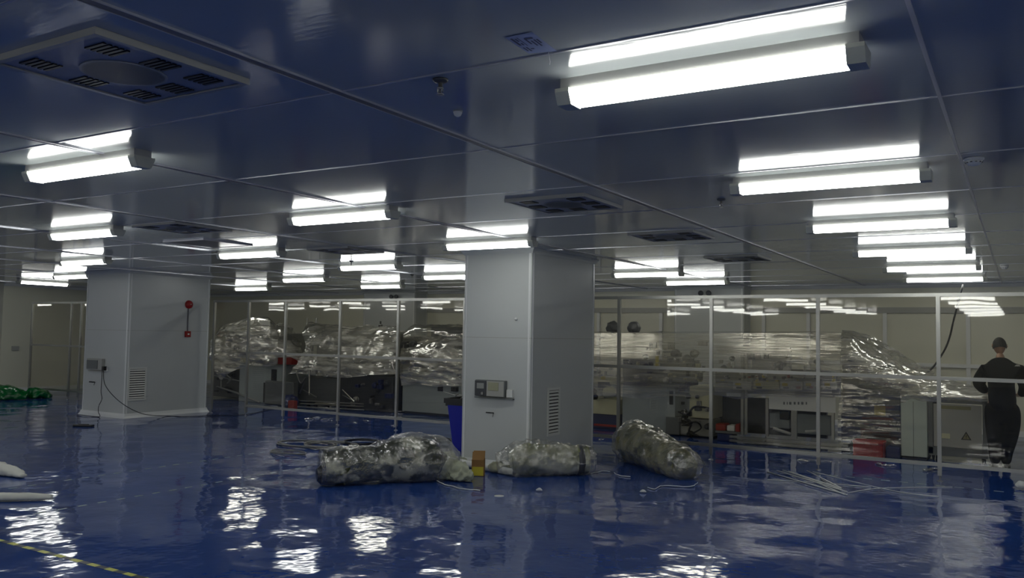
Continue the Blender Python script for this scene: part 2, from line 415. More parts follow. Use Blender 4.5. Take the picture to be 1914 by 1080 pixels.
for x in (-20.3, -24.1, -27.9, -31.7, -35.5, -39.3):
    for y in (.75, -1.7, -4.1, -6.5):
        dup(lamp0, (x, y, H), 0, 'white batten ceiling light far left behind the viewer, seen only mirrored in the clear partition', tree=ltree)
for (x, y) in ((-8.9, 14.95), (-16.5, 12.3), (-12.5, 17.0), (-8.9, 17.0), (-1.1, 17.1), (-5.3, 10.62+6.4)):
    dup(lamp0, (x, y, H), 0, 'white batten ceiling light hidden by a column or another light', tree=ltree) if y < 16 else None
for x in (2.9, 6.6):
    for y in (3.2, 5.7, 8.1, 10.6, 13.1, 15.5):
        dup(lamp0, (x, y, H), 0, 'white batten ceiling light beyond the right edge of the view', tree=ltree)
for (x, y) in ((-12.6, 3.2), (-16.5, 3.2), (-12.6, 5.6), (-16.5, 5.6), (-20.2, 5.6), (-20.2, 3.2), (-8.95, 3.2)):
    dup(lamp0, (x, y, H), 0, 'white batten ceiling light beyond the left edge of the view', tree=ltree)

# ------------------------------------------------------------------ ceiling vents
def make_vent():
    t = thing('ceiling_vent', '', 'ceiling vent', group='square ceiling vents')
    s = MB(); a, bb = .36, .335
    s.box(-a, a, -a, -bb, -.028, 0).box(-a, a, bb, a, -.028, 0).box(-a, -bb, -bb, bb, -.028, 0).box(bb, a, -bb, bb, -.028, 0)
    s.build('frame', 'ventgrey', t)
    MB().box(-bb, bb, -bb, bb, -.02, 0).build('panel', 'ventpanel', t)
    s = MB()
    for i in range(5):
        s.lathe([(.02+.035*i+.012, -.0245), (.02+.035*i+.012, -.02), (.02+.035*i, -.02), (.02+.035*i, -.0245)], seg=28)
    s.build('perforated_disc', 'ventgrey', t)
    for (lx, ly) in ((-.2, -.24), (0.22, -.22), (.24, 0), (.23, .22), (-.22, .24), (0, .25), (-.25, 0)):
        s = MB()
        for q in range(5):
            yy = ly-.05+q*.025
            s.box(lx-.06, lx+.06, yy-.007, yy+.007, -.026, -.0195)
        s.build('louver', 'black', t)
    return t
vent0 = make_vent(); vtree = tree_of(vent0)
vl = [((-3.24, 2.14), 'large square ceiling vent at the upper left, nearest of all'),
 ((-3.22, 6.12), 'square ceiling vent above the centre column, second nearest'),
 ((-3.2, 8.56), 'square ceiling vent right of the centre column top, under bright reflections'),
 ((-7.72, 8.42), 'square ceiling vent between the two columns, seen almost edge-on'),
 ((-3.28, 11.3), 'square ceiling vent right of the centre column, farthest one there'),
 ((-7.72, 5.86), 'square ceiling vent in front of the left column top, beside the dark hatch')]
for i, ((x, y), lab) in enumerate(vl):
    if i == 0: vent0.location = (x, y, H); vent0['label'] = lab
    else: dup(vent0, (x, y, H), 0, lab, tree=vtree)
t = thing('ceiling_hatch', 'flat dark square hatch in the ceiling by the left column top', 'ceiling hatch', (-8.84, 7.1, H))
MB().box(-.37, .37, -.37, .37, -.012, 0).build('panel', mat('dark_hatch', (.03, .035, .06), .3), t)
s = MB(); s.box(-.385, -.37, -.385, .385, -.018, 0).box(.37, .385, -.385, .385, -.018, 0).box(-.37, .37, -.385, -.37, -.018, 0).box(-.37, .37, .37, .385, -.018, 0)
s.build('frame', 'seam', t)

# sprinklers, detector, sensor
def sprinkler(x, y, lab, sc_=1):
    t = thing('sprinkler', lab, 'sprinkler', (x, y, H), group='ceiling sprinklers')
    MB().lathe([(.034, 0), (.034, -.006), (.026, -.014), (.012, -.016)], seg=20).build('escutcheon', 'dark', t, smooth=True)
    MB().lathe([(.009, -.012), (.009, -.034), (.014, -.036), (.014, -.044), (.005, -.046), (.004, -.062)], seg=12).build('nozzle', 'steel', t, smooth=True)
    s = MB()
    for q in (-1, 1): s.tube([(q*.012, 0, -.04), (q*.014, 0, -.055), (q*.004, 0, -.066)], .0025, 6)
    s.lathe([(.004, -.064), (.018, -.067), (.018, -.069), (.004, -.07)], seg=14); s.build('deflector', 'steel', t)
sprinkler(-2.14, 2.9, 'dark pendent sprinkler on the ceiling left of the nearest light')
sprinkler(-2.02, 6.5, 'small pendent sprinkler just left below the second right-hand light')
sprinkler(-8.91, 9.85, 'tiny dark sprinkler on the ceiling midway between the columns')
sprinkler(-9.82, 12.54, 'tiny dark sprinkler on the ceiling left of the centre column')
t = thing('ceiling_sensor', 'small round white ceiling sensor below the dark sprinkler', 'sensor', (-2.37, 3.36, H))
MB().lathe([(.02, 0), (.022, -.01), (.016, -.024), (.006, -.03)], seg=20).build('dome', 'white', t, smooth=True)
MB().lathe([(.024, 0), (.024, -.004), (.02, -.006)], seg=20).build('base', 'ventgrey', t)
for (x, y, lab) in ((-.23, 5.67, 'round white smoke detector on the ceiling at the right'), (-.2, 13.9, 'tiny far smoke detector near the right edge beyond the partition')):
    t = thing('smoke_detector', lab, 'smoke detector', (x, y, H))
    MB().lathe([(.055, 0), (.055, -.012), (.048, -.016)], seg=28).build('base', 'white', t, smooth=True)
    MB().lathe([(.046, -.014), (.044, -.026), (.032, -.042), (.012, -.048)], seg=28).build('dome', 'white', t, smooth=True)
    s = MB()
    for q in range(10):
        a = q*PI/5; s.box(.041*math.cos(a)-.006, .041*math.cos(a)+.006, .041*math.sin(a)-.006, .041*math.sin(a)+.006, -.031, -.026)
    s.build('slot', 'black', t)
# label stuck to the ceiling and its loose thread
t = thing('ceiling_label', 'pale blue paper label with smeared print stuck to the ceiling', 'label', (0, 0, 0))
p = [fl(x, y, H-.002) for x, y in ((943, 70), (995, 60), (1042, 96), (988, 100))]
MB().quad(*p).build('paper', 'label', t)
s = MB(); random.seed(3)
a, b_, c_, d_ = p
def bil(u, v): return (a*(1-u)+b_*u)*(1-v)+(d_*(1-u)+c_*u)*v+Vector((0, 0, -.0012))
for (u0, u1, v0, v1) in ((.1, .18, .1, .5), (.22, .28, .15, .3), (.22, .28, .38, .5), (.33, .36, .1, .55), (.5, .8, .2, .26), (.5, .56, .26, .5), (.62, .68, .34, .6), (.74, .8, .3, .64), (.1, .15, .62, .84), (.2, .26, .62, .86), (.3, .42, .7, .76), (.84, .9, .3, .5)):
    s.quad(bil(u0, v0), bil(u1, v0), bil(u1, v1), bil(u0, v1))
s.build('print', 'labelink', t)
e = fl(1025, 97, H-.002)
tag(MB().tube([e, e+Vector((.004, 0, -.02)), e+Vector((.006, .004, -.038)), e+Vector((.003, .006, -.05))], .0012, 6).build('thread', 'trim'), 'thin white thread hanging from the ceiling seam by the label', 'thread')

# ------------------------------------------------------------------ clear partition
FY = 11.6
t = thing('glass_partition', 'long aluminium framed clear partition from the left column to the right edge', 'partition', (0, FY, 0))
def post(x, par, zt=2.3, w_=.022):
    s = MB().box(x-w_, x+w_, -w_, w_, .07, zt)
    for dx in (-1, 1): s.box(x+dx*w_-.002, x+dx*w_+.002, -.006, .006, .1, zt-.01)
    p_ = s.build('post', 'alu', par)
    q = MB().tube([(x, 0, .012), (x, 0, .08)], .009, 8); q.lathe([(.035, 0), (.035, .006), (.02, .014), (.01, .016)], (x, 0, 0), 18)
    q.build('levelling_foot', 'steel', p_)
xs = [-14.17, -13.15, -12.12, -10.72, -9.36, -7.95, -6.55, -5.15, -3.74, -2.3, -.88, .62, 2.1]
for x in xs: post(x, t)
def rail(x0, x1, z, par, nmv='rail', h=.022):
    s = MB().box(x0+.022, x1-.022, -.02, .02, z-h, z+h)
    s.box(x0+.022, x1-.022, -.023, -.02, z-h*.35, z+h*.35); s.build(nmv, 'alu', par)
for a, b_ in zip(xs, xs[1:]):
    rail(a, b_, 2.28, t)
    if a > -14: rail(a, b_, 1.255, t); rail(a, b_, .205, t)
    if a > -14:
        MB().box(a+.022, b_-.022, -.002, .002, .227, 1.233).build('pane', 'pane', t)
        MB().box(a+.022, b_-.022, -.002, .002, 1.277, 2.258).build('pane', 'pane', t)
    else:
        MB().box(a+.022, b_-.022, -.002, .002, .03, 2.258).build('pane', 'pane', t)
t = thing('glass_partition', 'aluminium framed clear partition section left of the left column by the cream wall', 'partition', (0, FY, 0))
xs = [-20.85, -19.2, -18.8, -17.3, -15.95]
for x in xs: post(x, t)
for a, b_ in zip(xs, xs[1:]):
    for z in (2.28, 1.255, .205): rail(a, b_, z, t)
    MB().box(a+.022, b_-.022, -.002, .002, .227, 1.233).build('pane', 'pane', t)
    MB().box(a+.022, b_-.022, -.002, .002, 1.277, 2.258).build('pane', 'pane', t)

# ------------------------------------------------------------------ column fittings
def grille(loc, w_, h, lab, n_=13):
    t = thing('louver_grille', lab, 'vent grille', loc)     # lies in the y-z plane, facing +x
    f = .035
    s = MB().box(0, .014, -w_/2-f, w_/2+f, -h/2-f, -h/2).box(0, .014, -w_/2-f, w_/2+f, h/2, h/2+f)
    s.box(0, .014, -w_/2-f, -w_/2, -h/2, h/2).box(0, .014, w_/2, w_/2+f, -h/2, h/2); s.build('frame', 'grille', t)
    MB().box(0, .002, -w_/2, w_/2, -h/2, h/2).build('backing', 'black', t)
    for q in range(n_):
        z = -h/2+(q+.5)*h/n_
        MB().prism([(.003, z+.012), (.005, z+.014), (.016, z-.010), (.014, z-.012)], 'y', -w_/2, w_/2).build('slat', 'grille', t)
grille((-5.298, 9.83, .70), .27, .56, 'white louvred return grille low on the centre column right face')
grille((-14.478, 10.1, .64), .33, .56, 'white louvred return grille low on the left column right face')

# distribution box on centre column
p0 = at(900, 708, 9.2); t = thing('distribution_box', 'grey electrical box with meter window on the centre column front', 'electrical box', (-5.83, 9.22, 1.0))
MB().box(-.26, .19, -.07, 0, -.10, .11, .006).build('housing', 'darkcab', t)
c = MB().box(-.255, -.08, -.085, -.07, -.095, .1, .004).build('meter_cover', 'dark', t)
MB().box(-.22, -.11, -.089, -.085, .0, .07).build('window', 'meter', c)
MB().lathe([(.018, -.10), (.018, -.086)], (-.13, 0, -.06), 14, 'y').build('knob', 'steel', c)
c = MB().box(-.075, .185, -.083, -.07, -.095, .1, .004).build('cover', 'ventgrey', t)
MB().box(-.05, .11, -.09, -.083, -.02, .085, .003).build('flap', mat('olive_flap', (.30, .30, .20), .4), c)
MB().box(.2, .29, -.04, 0, -.1, 0, .005).build('socket', 'white', t)
MB().box(-.28, .3, -.05, 0, -.125, -.112).build('shelf', 'darkcab', t)
s = MB(); random.seed(5)
for q in range(5):
    x = -.06+q*.024; s.tube([(x, 0, 0), (x+.002, -.02, .004), (x+.008, -.03, -.004)], .006, 6)
s.tube([(.045, 0, 0), (.05, -.02, -.01), (.046, -.03, -.05)], .004, 6)
o = s.build('cable_ends', 'black'); o.location = (-5.88, 9.217, .69); tag(o, 'row of black cable ends poking from the centre column front', 'cable')
o = MB().lathe([(.012, 0), (.02, -.006), (.02, -.012), (.006, -.03)], seg=16, axis='y').build('wall_hook', 'white', smooth=True)
o.location = (-5.52, 9.215, 1.9); tag(o, 'small white round hook high on the centre column front', 'hook')
# box on left column
t = thing('distribution_box', 'grey electrical box with a plug on the left column front', 'electrical box', (-15.38, 9.87, .99))
MB().box(-.27, .22, -.07, 0, -.11, .11, .006).build('housing', 'ventgrey', t)
MB().box(-.25, .1, -.082, -.07, -.09, .08, .004).build('cover', 'darkcab', t)
MB().box(.23, .33, -.045, 0, -.13, -.04, .005).build('socket', 'white', t)
MB().box(-.24, .24, -.05, 0, -.14, -.125).build('shelf', 'ventgrey', t)
s = MB()
for q in range(5):
    x = -.1+q*.035; s.tube([(x, 0, 0), (x+.002, -.02, .004), (x+.01, -.03, -.006)], .008, 6)
s.tube([(.06, 0, 0), (.07, -.02, -.01), (.066, -.03, -.06)], .005, 6)
o = s.build('cable_ends', 'black'); o.location = (-15.5, 9.867, .64); tag(o, 'row of black cable ends poking from the left column front', 'cable')
pl = (-15.08, 9.8, .93)
t = tag(MB().box(pl[0]-.03, pl[0]+.03, pl[1]-.03, pl[1]+.045, pl[2]-.05, pl[2]+.03, .008).build('power_plug', 'black'), 'black plug in the socket of the left column box', 'plug')
pts = [Vector((pl[0]-.02, pl[1]-.02, pl[2]-.05)), Vector((-15.1, 9.78, .7)), Vector((-15.09, 9.77, .48)), Vector((-15.04, 9.76, .34)), Vector((-15.13, 9.76, .2)), Vector((-15.1, 9.74, .09)), Vector((-15.03, 9.72, .01)), Vector((-15.3, 9.66, .01)), Vector((-15.7, 9.68, .01))]
tag(MB().tube([catmull(pts, i/60) for i in range(61)], .007, 6).build('electric_cable', 'black', smooth=True), 'black cord hanging straight down from the left column plug', 'cord')
pts = [Vector((pl[0]+.02, pl[1]-.02, pl[2]-.04)), Vector((-14.7, 9.6, .62)), Vector((-14.3, 9.65, .33)), Vector((-14.0, 9.9, .12)), fl(310, 777, .01), fl(345, 778, .01), fl(400, 776, .01), fl(462, 774, .01), fl(500, 766, .01), fl(520, 762, .01)]
tag(MB().tube([catmull(pts, i/90) for i in range(91)], .007, 6).build('electric_cable', 'black', smooth=True), 'black cord slanting off the left column plug and across the floor', 'cord')
# fire alarm
t = thing('fire_alarm_bell', 'round red fire alarm bell at the top of the left column right face', 'alarm bell', (-14.48, 11.2, 2.2))
MB().lathe([(.085, 0), (.085, .012), (.08, .04), (.055, .065), (.012, .075)], seg=28, axis='x').build('gong', 'red', t, smooth=True)
MB().lathe([(.012, .07), (.01, .085)], seg=12, axis='x').build('screw', 'steel', t)
tag(MB().tube([(-14.47, 11.19, 1.66), (-14.47, 11.19, 2.12)], .012, 8).build('conduit', 'cable'), 'thin conduit joining the red bell and the red call point', 'conduit')
t = thing('fire_call_point', 'small square red call point below the alarm bell', 'call point', (-14.48, 11.19, 1.6))
MB().box(0, .045, -.06, .06, -.06, .06, .006).build('body', 'red', t)
MB().box(.045, .048, -.02, .02, -.015, .015).build('window', 'white', t)
o = MB().box(0, .05, -.09, .09, -.06, .06, .01).build('wall_switch_box', 'ventgrey'); o.location = at(3, 650, 12.0); o.location.x = XL; o.location.y = 12.1
tag(o, 'small grey box on the cream wall at the left edge', 'switch box')
# emergency twin lamps on the back columns
for (x, lab) in ((-5.75, 'twin headed emergency lamp on the back column right of the centre column'), (-14.2, 'twin headed emergency lamp on the back column seen between the big columns')):
    t = thing('emergency_light', lab, 'emergency light', (x, 17.45, 2.58), group='twin emergency lamps')
    MB().box(-.14, .14, -.07, 0, -.1, .02, .008).build('housing', 'white', t)
    for q in (-1, 1):
        MB().lathe([(.03, 0), (.055, -.05), (.058, -.07), (.045, -.072)], (q*.085, -.02, .07), 18, 'y').build('lamp_head', 'dark', t, smooth=True)



# ------------------------------------------------------------------ floor marks and small things on the floor
s = MB(); x = -10.6; q = 0
while x < -4.4:
    s.mi = q % 2; s.box(x, x+.105, 3.68, 3.725, 0, .0015); x += .105; q += 1
tag(s.build('hazard_tape', ['tapey', 'tapeb']), 'yellow and black hazard tape on the blue floor at the bottom left', 'floor tape')
for (x, y0, y1, lab) in ((-9.1, 4.9, 8.6, 'faint broken yellow line on the floor, nearer the left column'), (-7.7, 4.4, 8.4, 'faint broken yellow line on the floor, nearer the hazard tape')):
    s = MB(); y = y0
    while y < y1: s.box(x-.014, x+.014, y, y+.09, 0, .001); y += .2
    tag(s.build('floor_line', 'paleline'), lab, 'floor line')
s = MB(); x = -2.3
while x < .6: s.box(x, x+.10, 11.24, 11.275, 0, .001); x += .2
tag(s.build('floor_line', 'paleline'), 'broken pale line on the floor running along the right end of the partition', 'floor line')
o = MB().lathe([(.052, 0), (.052, .004), (.045, .005)], seg=24).build('paper_disc', 'pvc'); o.location = fl(933, 927)
tag(o, 'small white round disc lying on the blue floor before the centre column', 'disc')
for i, (x, y) in enumerate(((1002, 918), (1196, 921))):
    b0 = blob([(0, 0, .012), (.03, .02, .02), (.06, .03, .012)], [.008, .018, .006], .008, 30, 10, 10, seed=i)
    o = b0.build('paper_scrap', 'pvc', smooth=True); o.location = fl(x, y)
    tag(o, ('tiny white paper scrap on the floor in front of the middle bag', 'tiny white paper scrap on the floor in front of the olive bag')[i], 'scrap')
p = fl(1899, 914)
o = blob([(0, 0, .03), (.05, .02, .05), (.1, .03, .03)], [.02, .05, .02], .02, 20, 12, 12).build('paper_scrap', 'pvc', smooth=True); o.location = p
tag(o, 'small crumpled white paper near the right edge before the partition', 'scrap')

random.seed(21)
for i, (x, y) in enumerate(((577, 784), (592, 781), (607, 785), (618, 783), (663, 790), (683, 787), (736, 796), (1120, 822), (1128, 818), (1500, 862), (1640, 868), (1655, 871), (1668, 870), (1745, 877), (1735, 880))):
    o = blob([(-.05, 0, .012), (0, .02, .022), (.06, .01, .012)], [.012, .032, .01], .016, 22, 12, 14, seed=60+i).build('film_scrap', 'film', smooth=False)
    o.location = fl(x, y); o.rotation_euler.z = random.uniform(0, 6); k_ = random.uniform(.7, 1.5); o.scale = (k_*1.2, k_*.8, k_*.5)
    tag(o, 'tiny crumpled scrap of pale film on the floor along the partition', 'film scrap', 'film scraps along the partition')
# bundle of thin rods
random.seed(11)
ends = [((1434, 883), (1584, 926)), ((1452, 882), (1583, 922)), ((1463, 883), (1572, 918)), ((1474, 881), (1578, 925)), ((1476, 884), (1560, 912)), ((1508, 884), (1572, 917)), ((1535, 897), (1571, 917)), ((1440, 886), (1556, 920))]
for i, (a, b_) in enumerate(ends):
    A, B = fl(*a), fl(*b_); z = .008+.012*(i % 3)
    o = MB().tube([A+Vector((0, 0, z)), B+Vector((0, 0, z))], .007, 6).build('thin_rod', 'pvc', smooth=True)
    tag(o, 'thin white plastic rod in the loose bundle on the floor before the partition', 'rod', 'rods in the fanned bundle')
loose = [(((1519, 882), (1665, 917), (1755, 929)), 'long thin pale strip curving away right of the rod bundle'),
 (((1584, 922), (1650, 913), (1780, 911)), 'long thin pale strip running flat to the right from the rod bundle tip'),
 (((1434, 897), (1530, 903), (1628, 911)), 'faint thin pale strip crossing under the rod bundle')]
for ps, lab in loose:
    pp = [fl(*q)+Vector((0, 0, .006)) for q in ps]
    tag(MB().tube([catmull(pp, i/24) for i in range(25)], .0045, 6).build('thin_strip', 'pvc', smooth=True), lab, 'strip')
def squiggle(ps, r, lab, mt_='pvc', name='string', cat='string', amp=.03, seed=1):
    pp = [fl(*q)+Vector((0, 0, r+.003)) for q in ps]; P = []
    for i in range(61):
        c = catmull(pp, i/60); c = c+Vector((noise.noise(c*9+Vector((seed, 0, 0)))*amp, noise.noise(c*8+Vector((0, seed, 3)))*amp, abs(noise.noise(c*6))*amp*.3)); P.append(c)
    return tag(MB().tube(P, r, 6).build(name, mt_, smooth=True), lab, cat)
squiggle([(815, 900), (835, 908), (870, 915), (898, 918)], .006, 'white string trailing from the torn fabric of the left bag')
squiggle([(1105, 886), (1125, 882), (1140, 883)], .005, 'short white string on the floor right of the middle bag')
squiggle([(1146, 884), (1158, 890), (1178, 892)], .005, 'short white string on the floor left of the olive bag')
squiggle([(1210, 912), (1225, 915), (1240, 909), (1290, 911), (1305, 903)], .005, 'white string along the front of the olive bag')

# coils of hose / cable behind the left bag
def coil(c, rx, ry, n, lab, r=.012, seed=0, mt_='cable'):
    P = []
    for i in range(n*36+1):
        a = i/36*2*PI; k = 1+.18*noise.noise(Vector((i*.05, seed, 0)))
        P.append(Vector((c.x+math.cos(a)*rx*k+.06*noise.noise(Vector((seed, i*.013, 4))), c.y+math.sin(a)*ry*k+.05*noise.noise(Vector((i*.011, seed, 9))), r+.008+.022*(.5+.5*math.sin(a*1.7+seed)))))
    return tag(MB().tube(P, r, 6).build('cable_coil', mt_, smooth=True), lab, 'cable coil', 'coils of cable on the floor')
def mid(a, b_): return fl((a[0]+b_[0])/2, (a[1]+b_[1])/2)
coil(fl(575, 833), .50, .30, 4, 'grey cable coil behind the left bag, widest and leftmost of the two big ones', seed=1, mt_='hosegrey', r=.010)
coil(fl(617, 835), .42, .32, 5, 'grey cable coil behind the left bag, right one of the two big ones', seed=4, mt_='hosegrey', r=.010)
coil(fl(540, 849), .30, .14, 2, 'thin cable ring lying flat in front of the big coils', r=.008, seed=6, mt_='hosegrey')
coil(fl(676, 829), .28, .26, 4, 'small dark tangled coil just above the left bag', r=.008, seed=8, mt_='black')
coil(fl(808, 824), .32, .2, 3, 'thin dark coil beside the blue bin', r=.008, seed=12, mt_='black')

# black object by the left column, green sheeting, white cloths at the left edge
o = MB().box(-.17, .17, -.05, .05, 0, .035, .01).box(-.08, .08, -.02, .02, .03, .045).build('black_strip', 'black'); o.location = fl(156, 797); o.rotation_euler.z = .5
tag(o, 'short black flat object on the floor in front of the left column', 'black object')
for i, (a, b_, r0, lab) in enumerate((((-30, 746), (52, 746), .36, 'heap of bright green plastic sheeting at the left edge, larger one'), ((50, 744), (96, 744), .22, 'lower green plastic sheeting spread right of the green heap'))):
    A, B = fl(*a), fl(*b_)
    o = blob([A+Vector((0, 0, .06)), A.lerp(B, .5)+Vector((0, 0, .10)), B+Vector((0, 0, .05))], [r0*.6, r0, r0*.8, r0*.35], .09, 3.2, 48, 60, squash=.62, seed=i+2).build('green_sheeting', 'green', smooth=True)
    tag(o, lab, 'plastic sheeting')
o = blob([fl(-60, 880)+Vector((0, 0, .05)), fl(0, 886)+Vector((0, 0, .06)), fl(44, 894)+Vector((0, 0, .03))], [.12, .12, .09, .03], .04, 6, 30, 40, squash=.6).build('white_cloth', 'cloth', smooth=True)
tag(o, 'crumpled white cloth at the left edge, farther of the two', 'cloth')
o = blob([fl(-60, 938)+Vector((0, 0, .04)), fl(20, 936)+Vector((0, 0, .04)), fl(97, 935)+Vector((0, 0, .035))], [.05, .05, .045, .03], .012, 8, 24, 50, squash=.8).build('white_roll', 'cloth', smooth=True)
tag(o, 'thin rolled white cloth at the left edge, nearer of the two', 'cloth')

# insulation bundles in clear bags
t = thing('insulation_bag', 'dark green and white insulation bundle in a clear bag, leftmost of the three', 'bag', (-6.2, 7.3, 0))
off = Vector((6.2, -7.3, 0))
A = Vector((-6.63, 6.98, 0)); B = Vector((-5.83, 8.12, 0))
d = (B-A); pth = [A+Vector((0, 0, .19)), A+d*.35+Vector((0, 0, .2)), A+d*.7+Vector((0, 0, .24)), B+Vector((0, 0, .16))]
pth = [p_+off for p_ in pth]
blob(pth, [.16, .18, .175, .20, .235, .22, .10], .03, 4.5, 70, 110, seed=3, squash=1.08).build('insulation_roll', 'foil1', t, smooth=True)
blob([pth[0]-d*.055+Vector((0, 0, -.06)), pth[0]-d*.0+Vector((0, 0, -.06)), pth[0]+d*.06+Vector((0, 0, -.06))], [.07, .135, .12], .02, 9, 30, 20, seed=5).build('black_end', mat('black_foil', (.02, .022, .03), .18, coat=.4), t, smooth=True)
blob([p_+Vector((0, 0, .01)) for p_ in (pth[0]-d*.03, pth[1], pth[2], pth[3]+d*.12)], [.175, .20, .20, .23, .28, .27, .13], .03, 5, 60, 90, seed=9, squash=1.05).build('clear_bag', 'bagfilm', t, smooth=True)
# torn fabric spilling out of its end
fb = [fl(812, 893)+Vector((0, 0, .09)), fl(845, 896)+Vector((0, 0, .11)), fl(868, 899)+Vector((0, 0, .07)), fl(884, 899)+Vector((0, 0, .04))]
o = blob(fb, [.10, .13, .12, .09, .04], .05, 13, 48, 60, seed=14, squash=.85).build('crumpled_fabric', 'fabric', smooth=True)
tag(o, 'crumpled pale green fabric spilling from the left bag toward the cardboard box', 'fabric')
for i, (a, b_, w_) in enumerate((((822, 858), (852, 862), .07), ((850, 868), (872, 870), .06))):
    A2, B2 = fl(*a), fl(*b_)
    o = blob([A2+Vector((0, 0, .04)), A2.lerp(B2, .5)+Vector((0, 0, .06)), B2+Vector((0, 0, .04))], [.05, w_+.02, .04], .03, 12, 24, 26, seed=i+30, squash=.6).build('paper_wad', 'fabric', smooth=True)
    tag(o, ('crumpled pale paper wad at the foot of the blue bin', 'crumpled pale paper wad between the tube and the fabric')[i], 'paper wad')

t = thing('insulation_bag', 'pale grey insulation roll in a clear bag at the foot of the centre column', 'bag', (-5.0, 9.2, 0))
off = Vector((5.0, -9.2, 0))
A = Vector((-5.30, 8.78, 0)); B = Vector((-4.60, 9.45, 0)); d = B-A
pth = [p_+off for p_ in (A+Vector((0, 0, .16)), A+d*.3+Vector((0, 0, .2)), A+d*.7+Vector((0, 0, .18)), B+Vector((0, 0, .17)))]
blob(pth, [.10, .165, .15, .155, .13], .03, 7, 50, 70, seed=23, squash=1.12).build('insulation_roll', 'foil2', t, smooth=True)
blob([pth[3]-d*.16, pth[3]-d*.12, pth[3]-d*.08], [.165, .172, .165], .02, 12, 40, 10, seed=25, squash=1.05).build('strap', 'dark', t, smooth=True)
blob([pth[0]-d*.18, pth[1]+Vector((0, 0, .01)), pth[2], pth[3]+d*.07], [.09, .20, .195, .18, .16, .13], .04, 7, 56, 80, seed=27, squash=1.05).build('clear_bag', 'bagfilm', t, smooth=True)
t = thing('insulation_bag', 'olive green insulation bundle in a clear bag, rightmost, near a partition post', 'bag', (-4.2, 10.3, 0))
off = Vector((4.2, -10.3, 0))
A = Vector((-4.72, 10.95, 0)); B = Vector((-3.50, 9.85, 0)); d = B-A
pth = [p_+off for p_ in (A+Vector((0, 0, .24)), A+d*.3+Vector((0, 0, .24)), A+d*.7+Vector((0, 0, .19)), B+Vector((0, 0, .15)))]
blob(pth, [.16, .25, .23, .20, .18, .15], .045, 5.5, 56, 80, seed=33, squash=1.0).build('insulation_bundle', 'foil3', t, smooth=True)
blob([pth[0]-d*.05, pth[1]+Vector((0, 0, .01)), pth[2], pth[3]+d*.07], [.17, .285, .26, .24, .22, .17], .05, 6, 60, 90, seed=37, squash=1.0).build('clear_bag', 'bagfilm', t, smooth=True)
o = blob([fl(915, 880)+Vector((0, 0, .05)), fl(935, 884)+Vector((0, 0, .06)), fl(957, 884)+Vector((0, 0, .05))], [.03, .075, .06, .03], .04, 13, 24, 26, seed=41, squash=.9).build('foil_scrap', 'foil2', smooth=True)
tag(o, 'crumpled grey foil scrap between the cardboard box and the middle bag', 'foil scrap')

# white tube, cardboard box
A, B = fl(832, 865)+Vector((0, 0, .045)), fl(962, 890)+Vector((0, 0, .045))
s = MB().tube([A, B], .043, 20, caps=False).tube([A, B], .036, 20, caps=False)
tag(s.build('plastic_tube', 'pvc', smooth=True), 'long white plastic tube lying from the bin to the middle bag', 'tube')
t = thing('cardboard_box', 'small open brown cardboard box with a yellow front, before the centre column', 'box', fl(904, 890), .5)
t.scale = (1.3, 1.3, 1.3)
for i, (x, y, rz) in enumerate(((850, 868, .3), (868, 872, 1.0))):
    o = MB().box(-.17, .17, -.12, .12, 0, .012).build('cardboard_sheet', 'cardboard'); o.location = fl(x, y)+Vector((0, 0, .002+.016*i)); o.rotation_euler.z = rz
    tag(o, ('flat brown cardboard piece by the foot of the blue bin', 'flat brown cardboard piece left of the small open box')[i], 'cardboard')
MB().box(-.11, .0, -.003, 0, 0, .15).box(-.11, .0, .12, .123, 0, .15).box(-.113, -.11, -.003, .123, 0, .15).box(0, .003, -.003, .123, 0, .15).box(-.11, 0, 0, .12, 0, .003).build('carton', 'cardboard', t)
MB().box(-.107, -.004, -.008, -.003, .005, .085).build('front_label', 'yellow', t)
MB().prism([(0, .15), (.003, .15), (.05, .215), (.047, .217)], 'x', -.11, 0).build('flap', 'cardboard', t)
MB().prism([(.12, .15), (.123, .15), (.16, .21), (.157, .212)], 'x', -.11, 0).build('flap', 'cardboard', t)

# blue bin half behind the centre column
bx, by = -6.92, 10.35
t = thing('waste_bin', 'tall blue plastic bin with a dark rim, half behind the centre column', 'bin', (bx, by, 0))
s = MB(); L = []
for (z, hx, hy) in ((.0, .19, .19), (.04, .20, .20), (.66, .27, .26), (.70, .28, .27)):
    L.append([s.bm.verts.new(p_) for p_ in ((-hx, -hy, z), (hx, -hy, z), (hx, hy, z), (-hx, hy, z))])
for a, b_ in zip(L, L[1:]):
    for q in range(4): s._f([a[q], a[(q+1) % 4], b_[(q+1) % 4], b_[q]], range(4))
s._f(L[0], (3, 2, 1, 0)); s.build('body', 'bluep', t)
s = MB(); s.box(-.31, .31, -.30, -.27, .69, .76).box(-.31, .31, .27, .30, .69, .76).box(-.31, -.28, -.27, .27, .69, .76).box(.28, .31, -.27, .27, .69, .76).box(-.28, .28, -.27, .27, .66, .70).box(-.35, -.31, -.2, .2, .64, .74)
s.build('rim', 'black', t)
s = MB().box(.03, .10, -.258, -.252, .44, .50); s.build('white_label', 'white', t)
s = MB().lathe([(.052, -.262), (.052, -.245)], (.11, 0, .28), 20, 'y').box(.06, .12, -.25, -.235, .18, .32); s.build('yellow_label', 'yellow', t)
random.seed(9); s = MB()
for q in range(16):
    a = random.uniform(0, PI); x, y = random.uniform(-.25, .2), random.uniform(-.25, .1); l = random.uniform(.06, .18); z = .765+.01*(q % 4)
    s.tube([(x, y, z), (x+math.cos(a)*l, y+math.sin(a)*l, z+.008)], random.uniform(.006, .014), 6)
s.tube([(-.25, -.1, .79), (-.5, -.05, .83)], .006, 6)
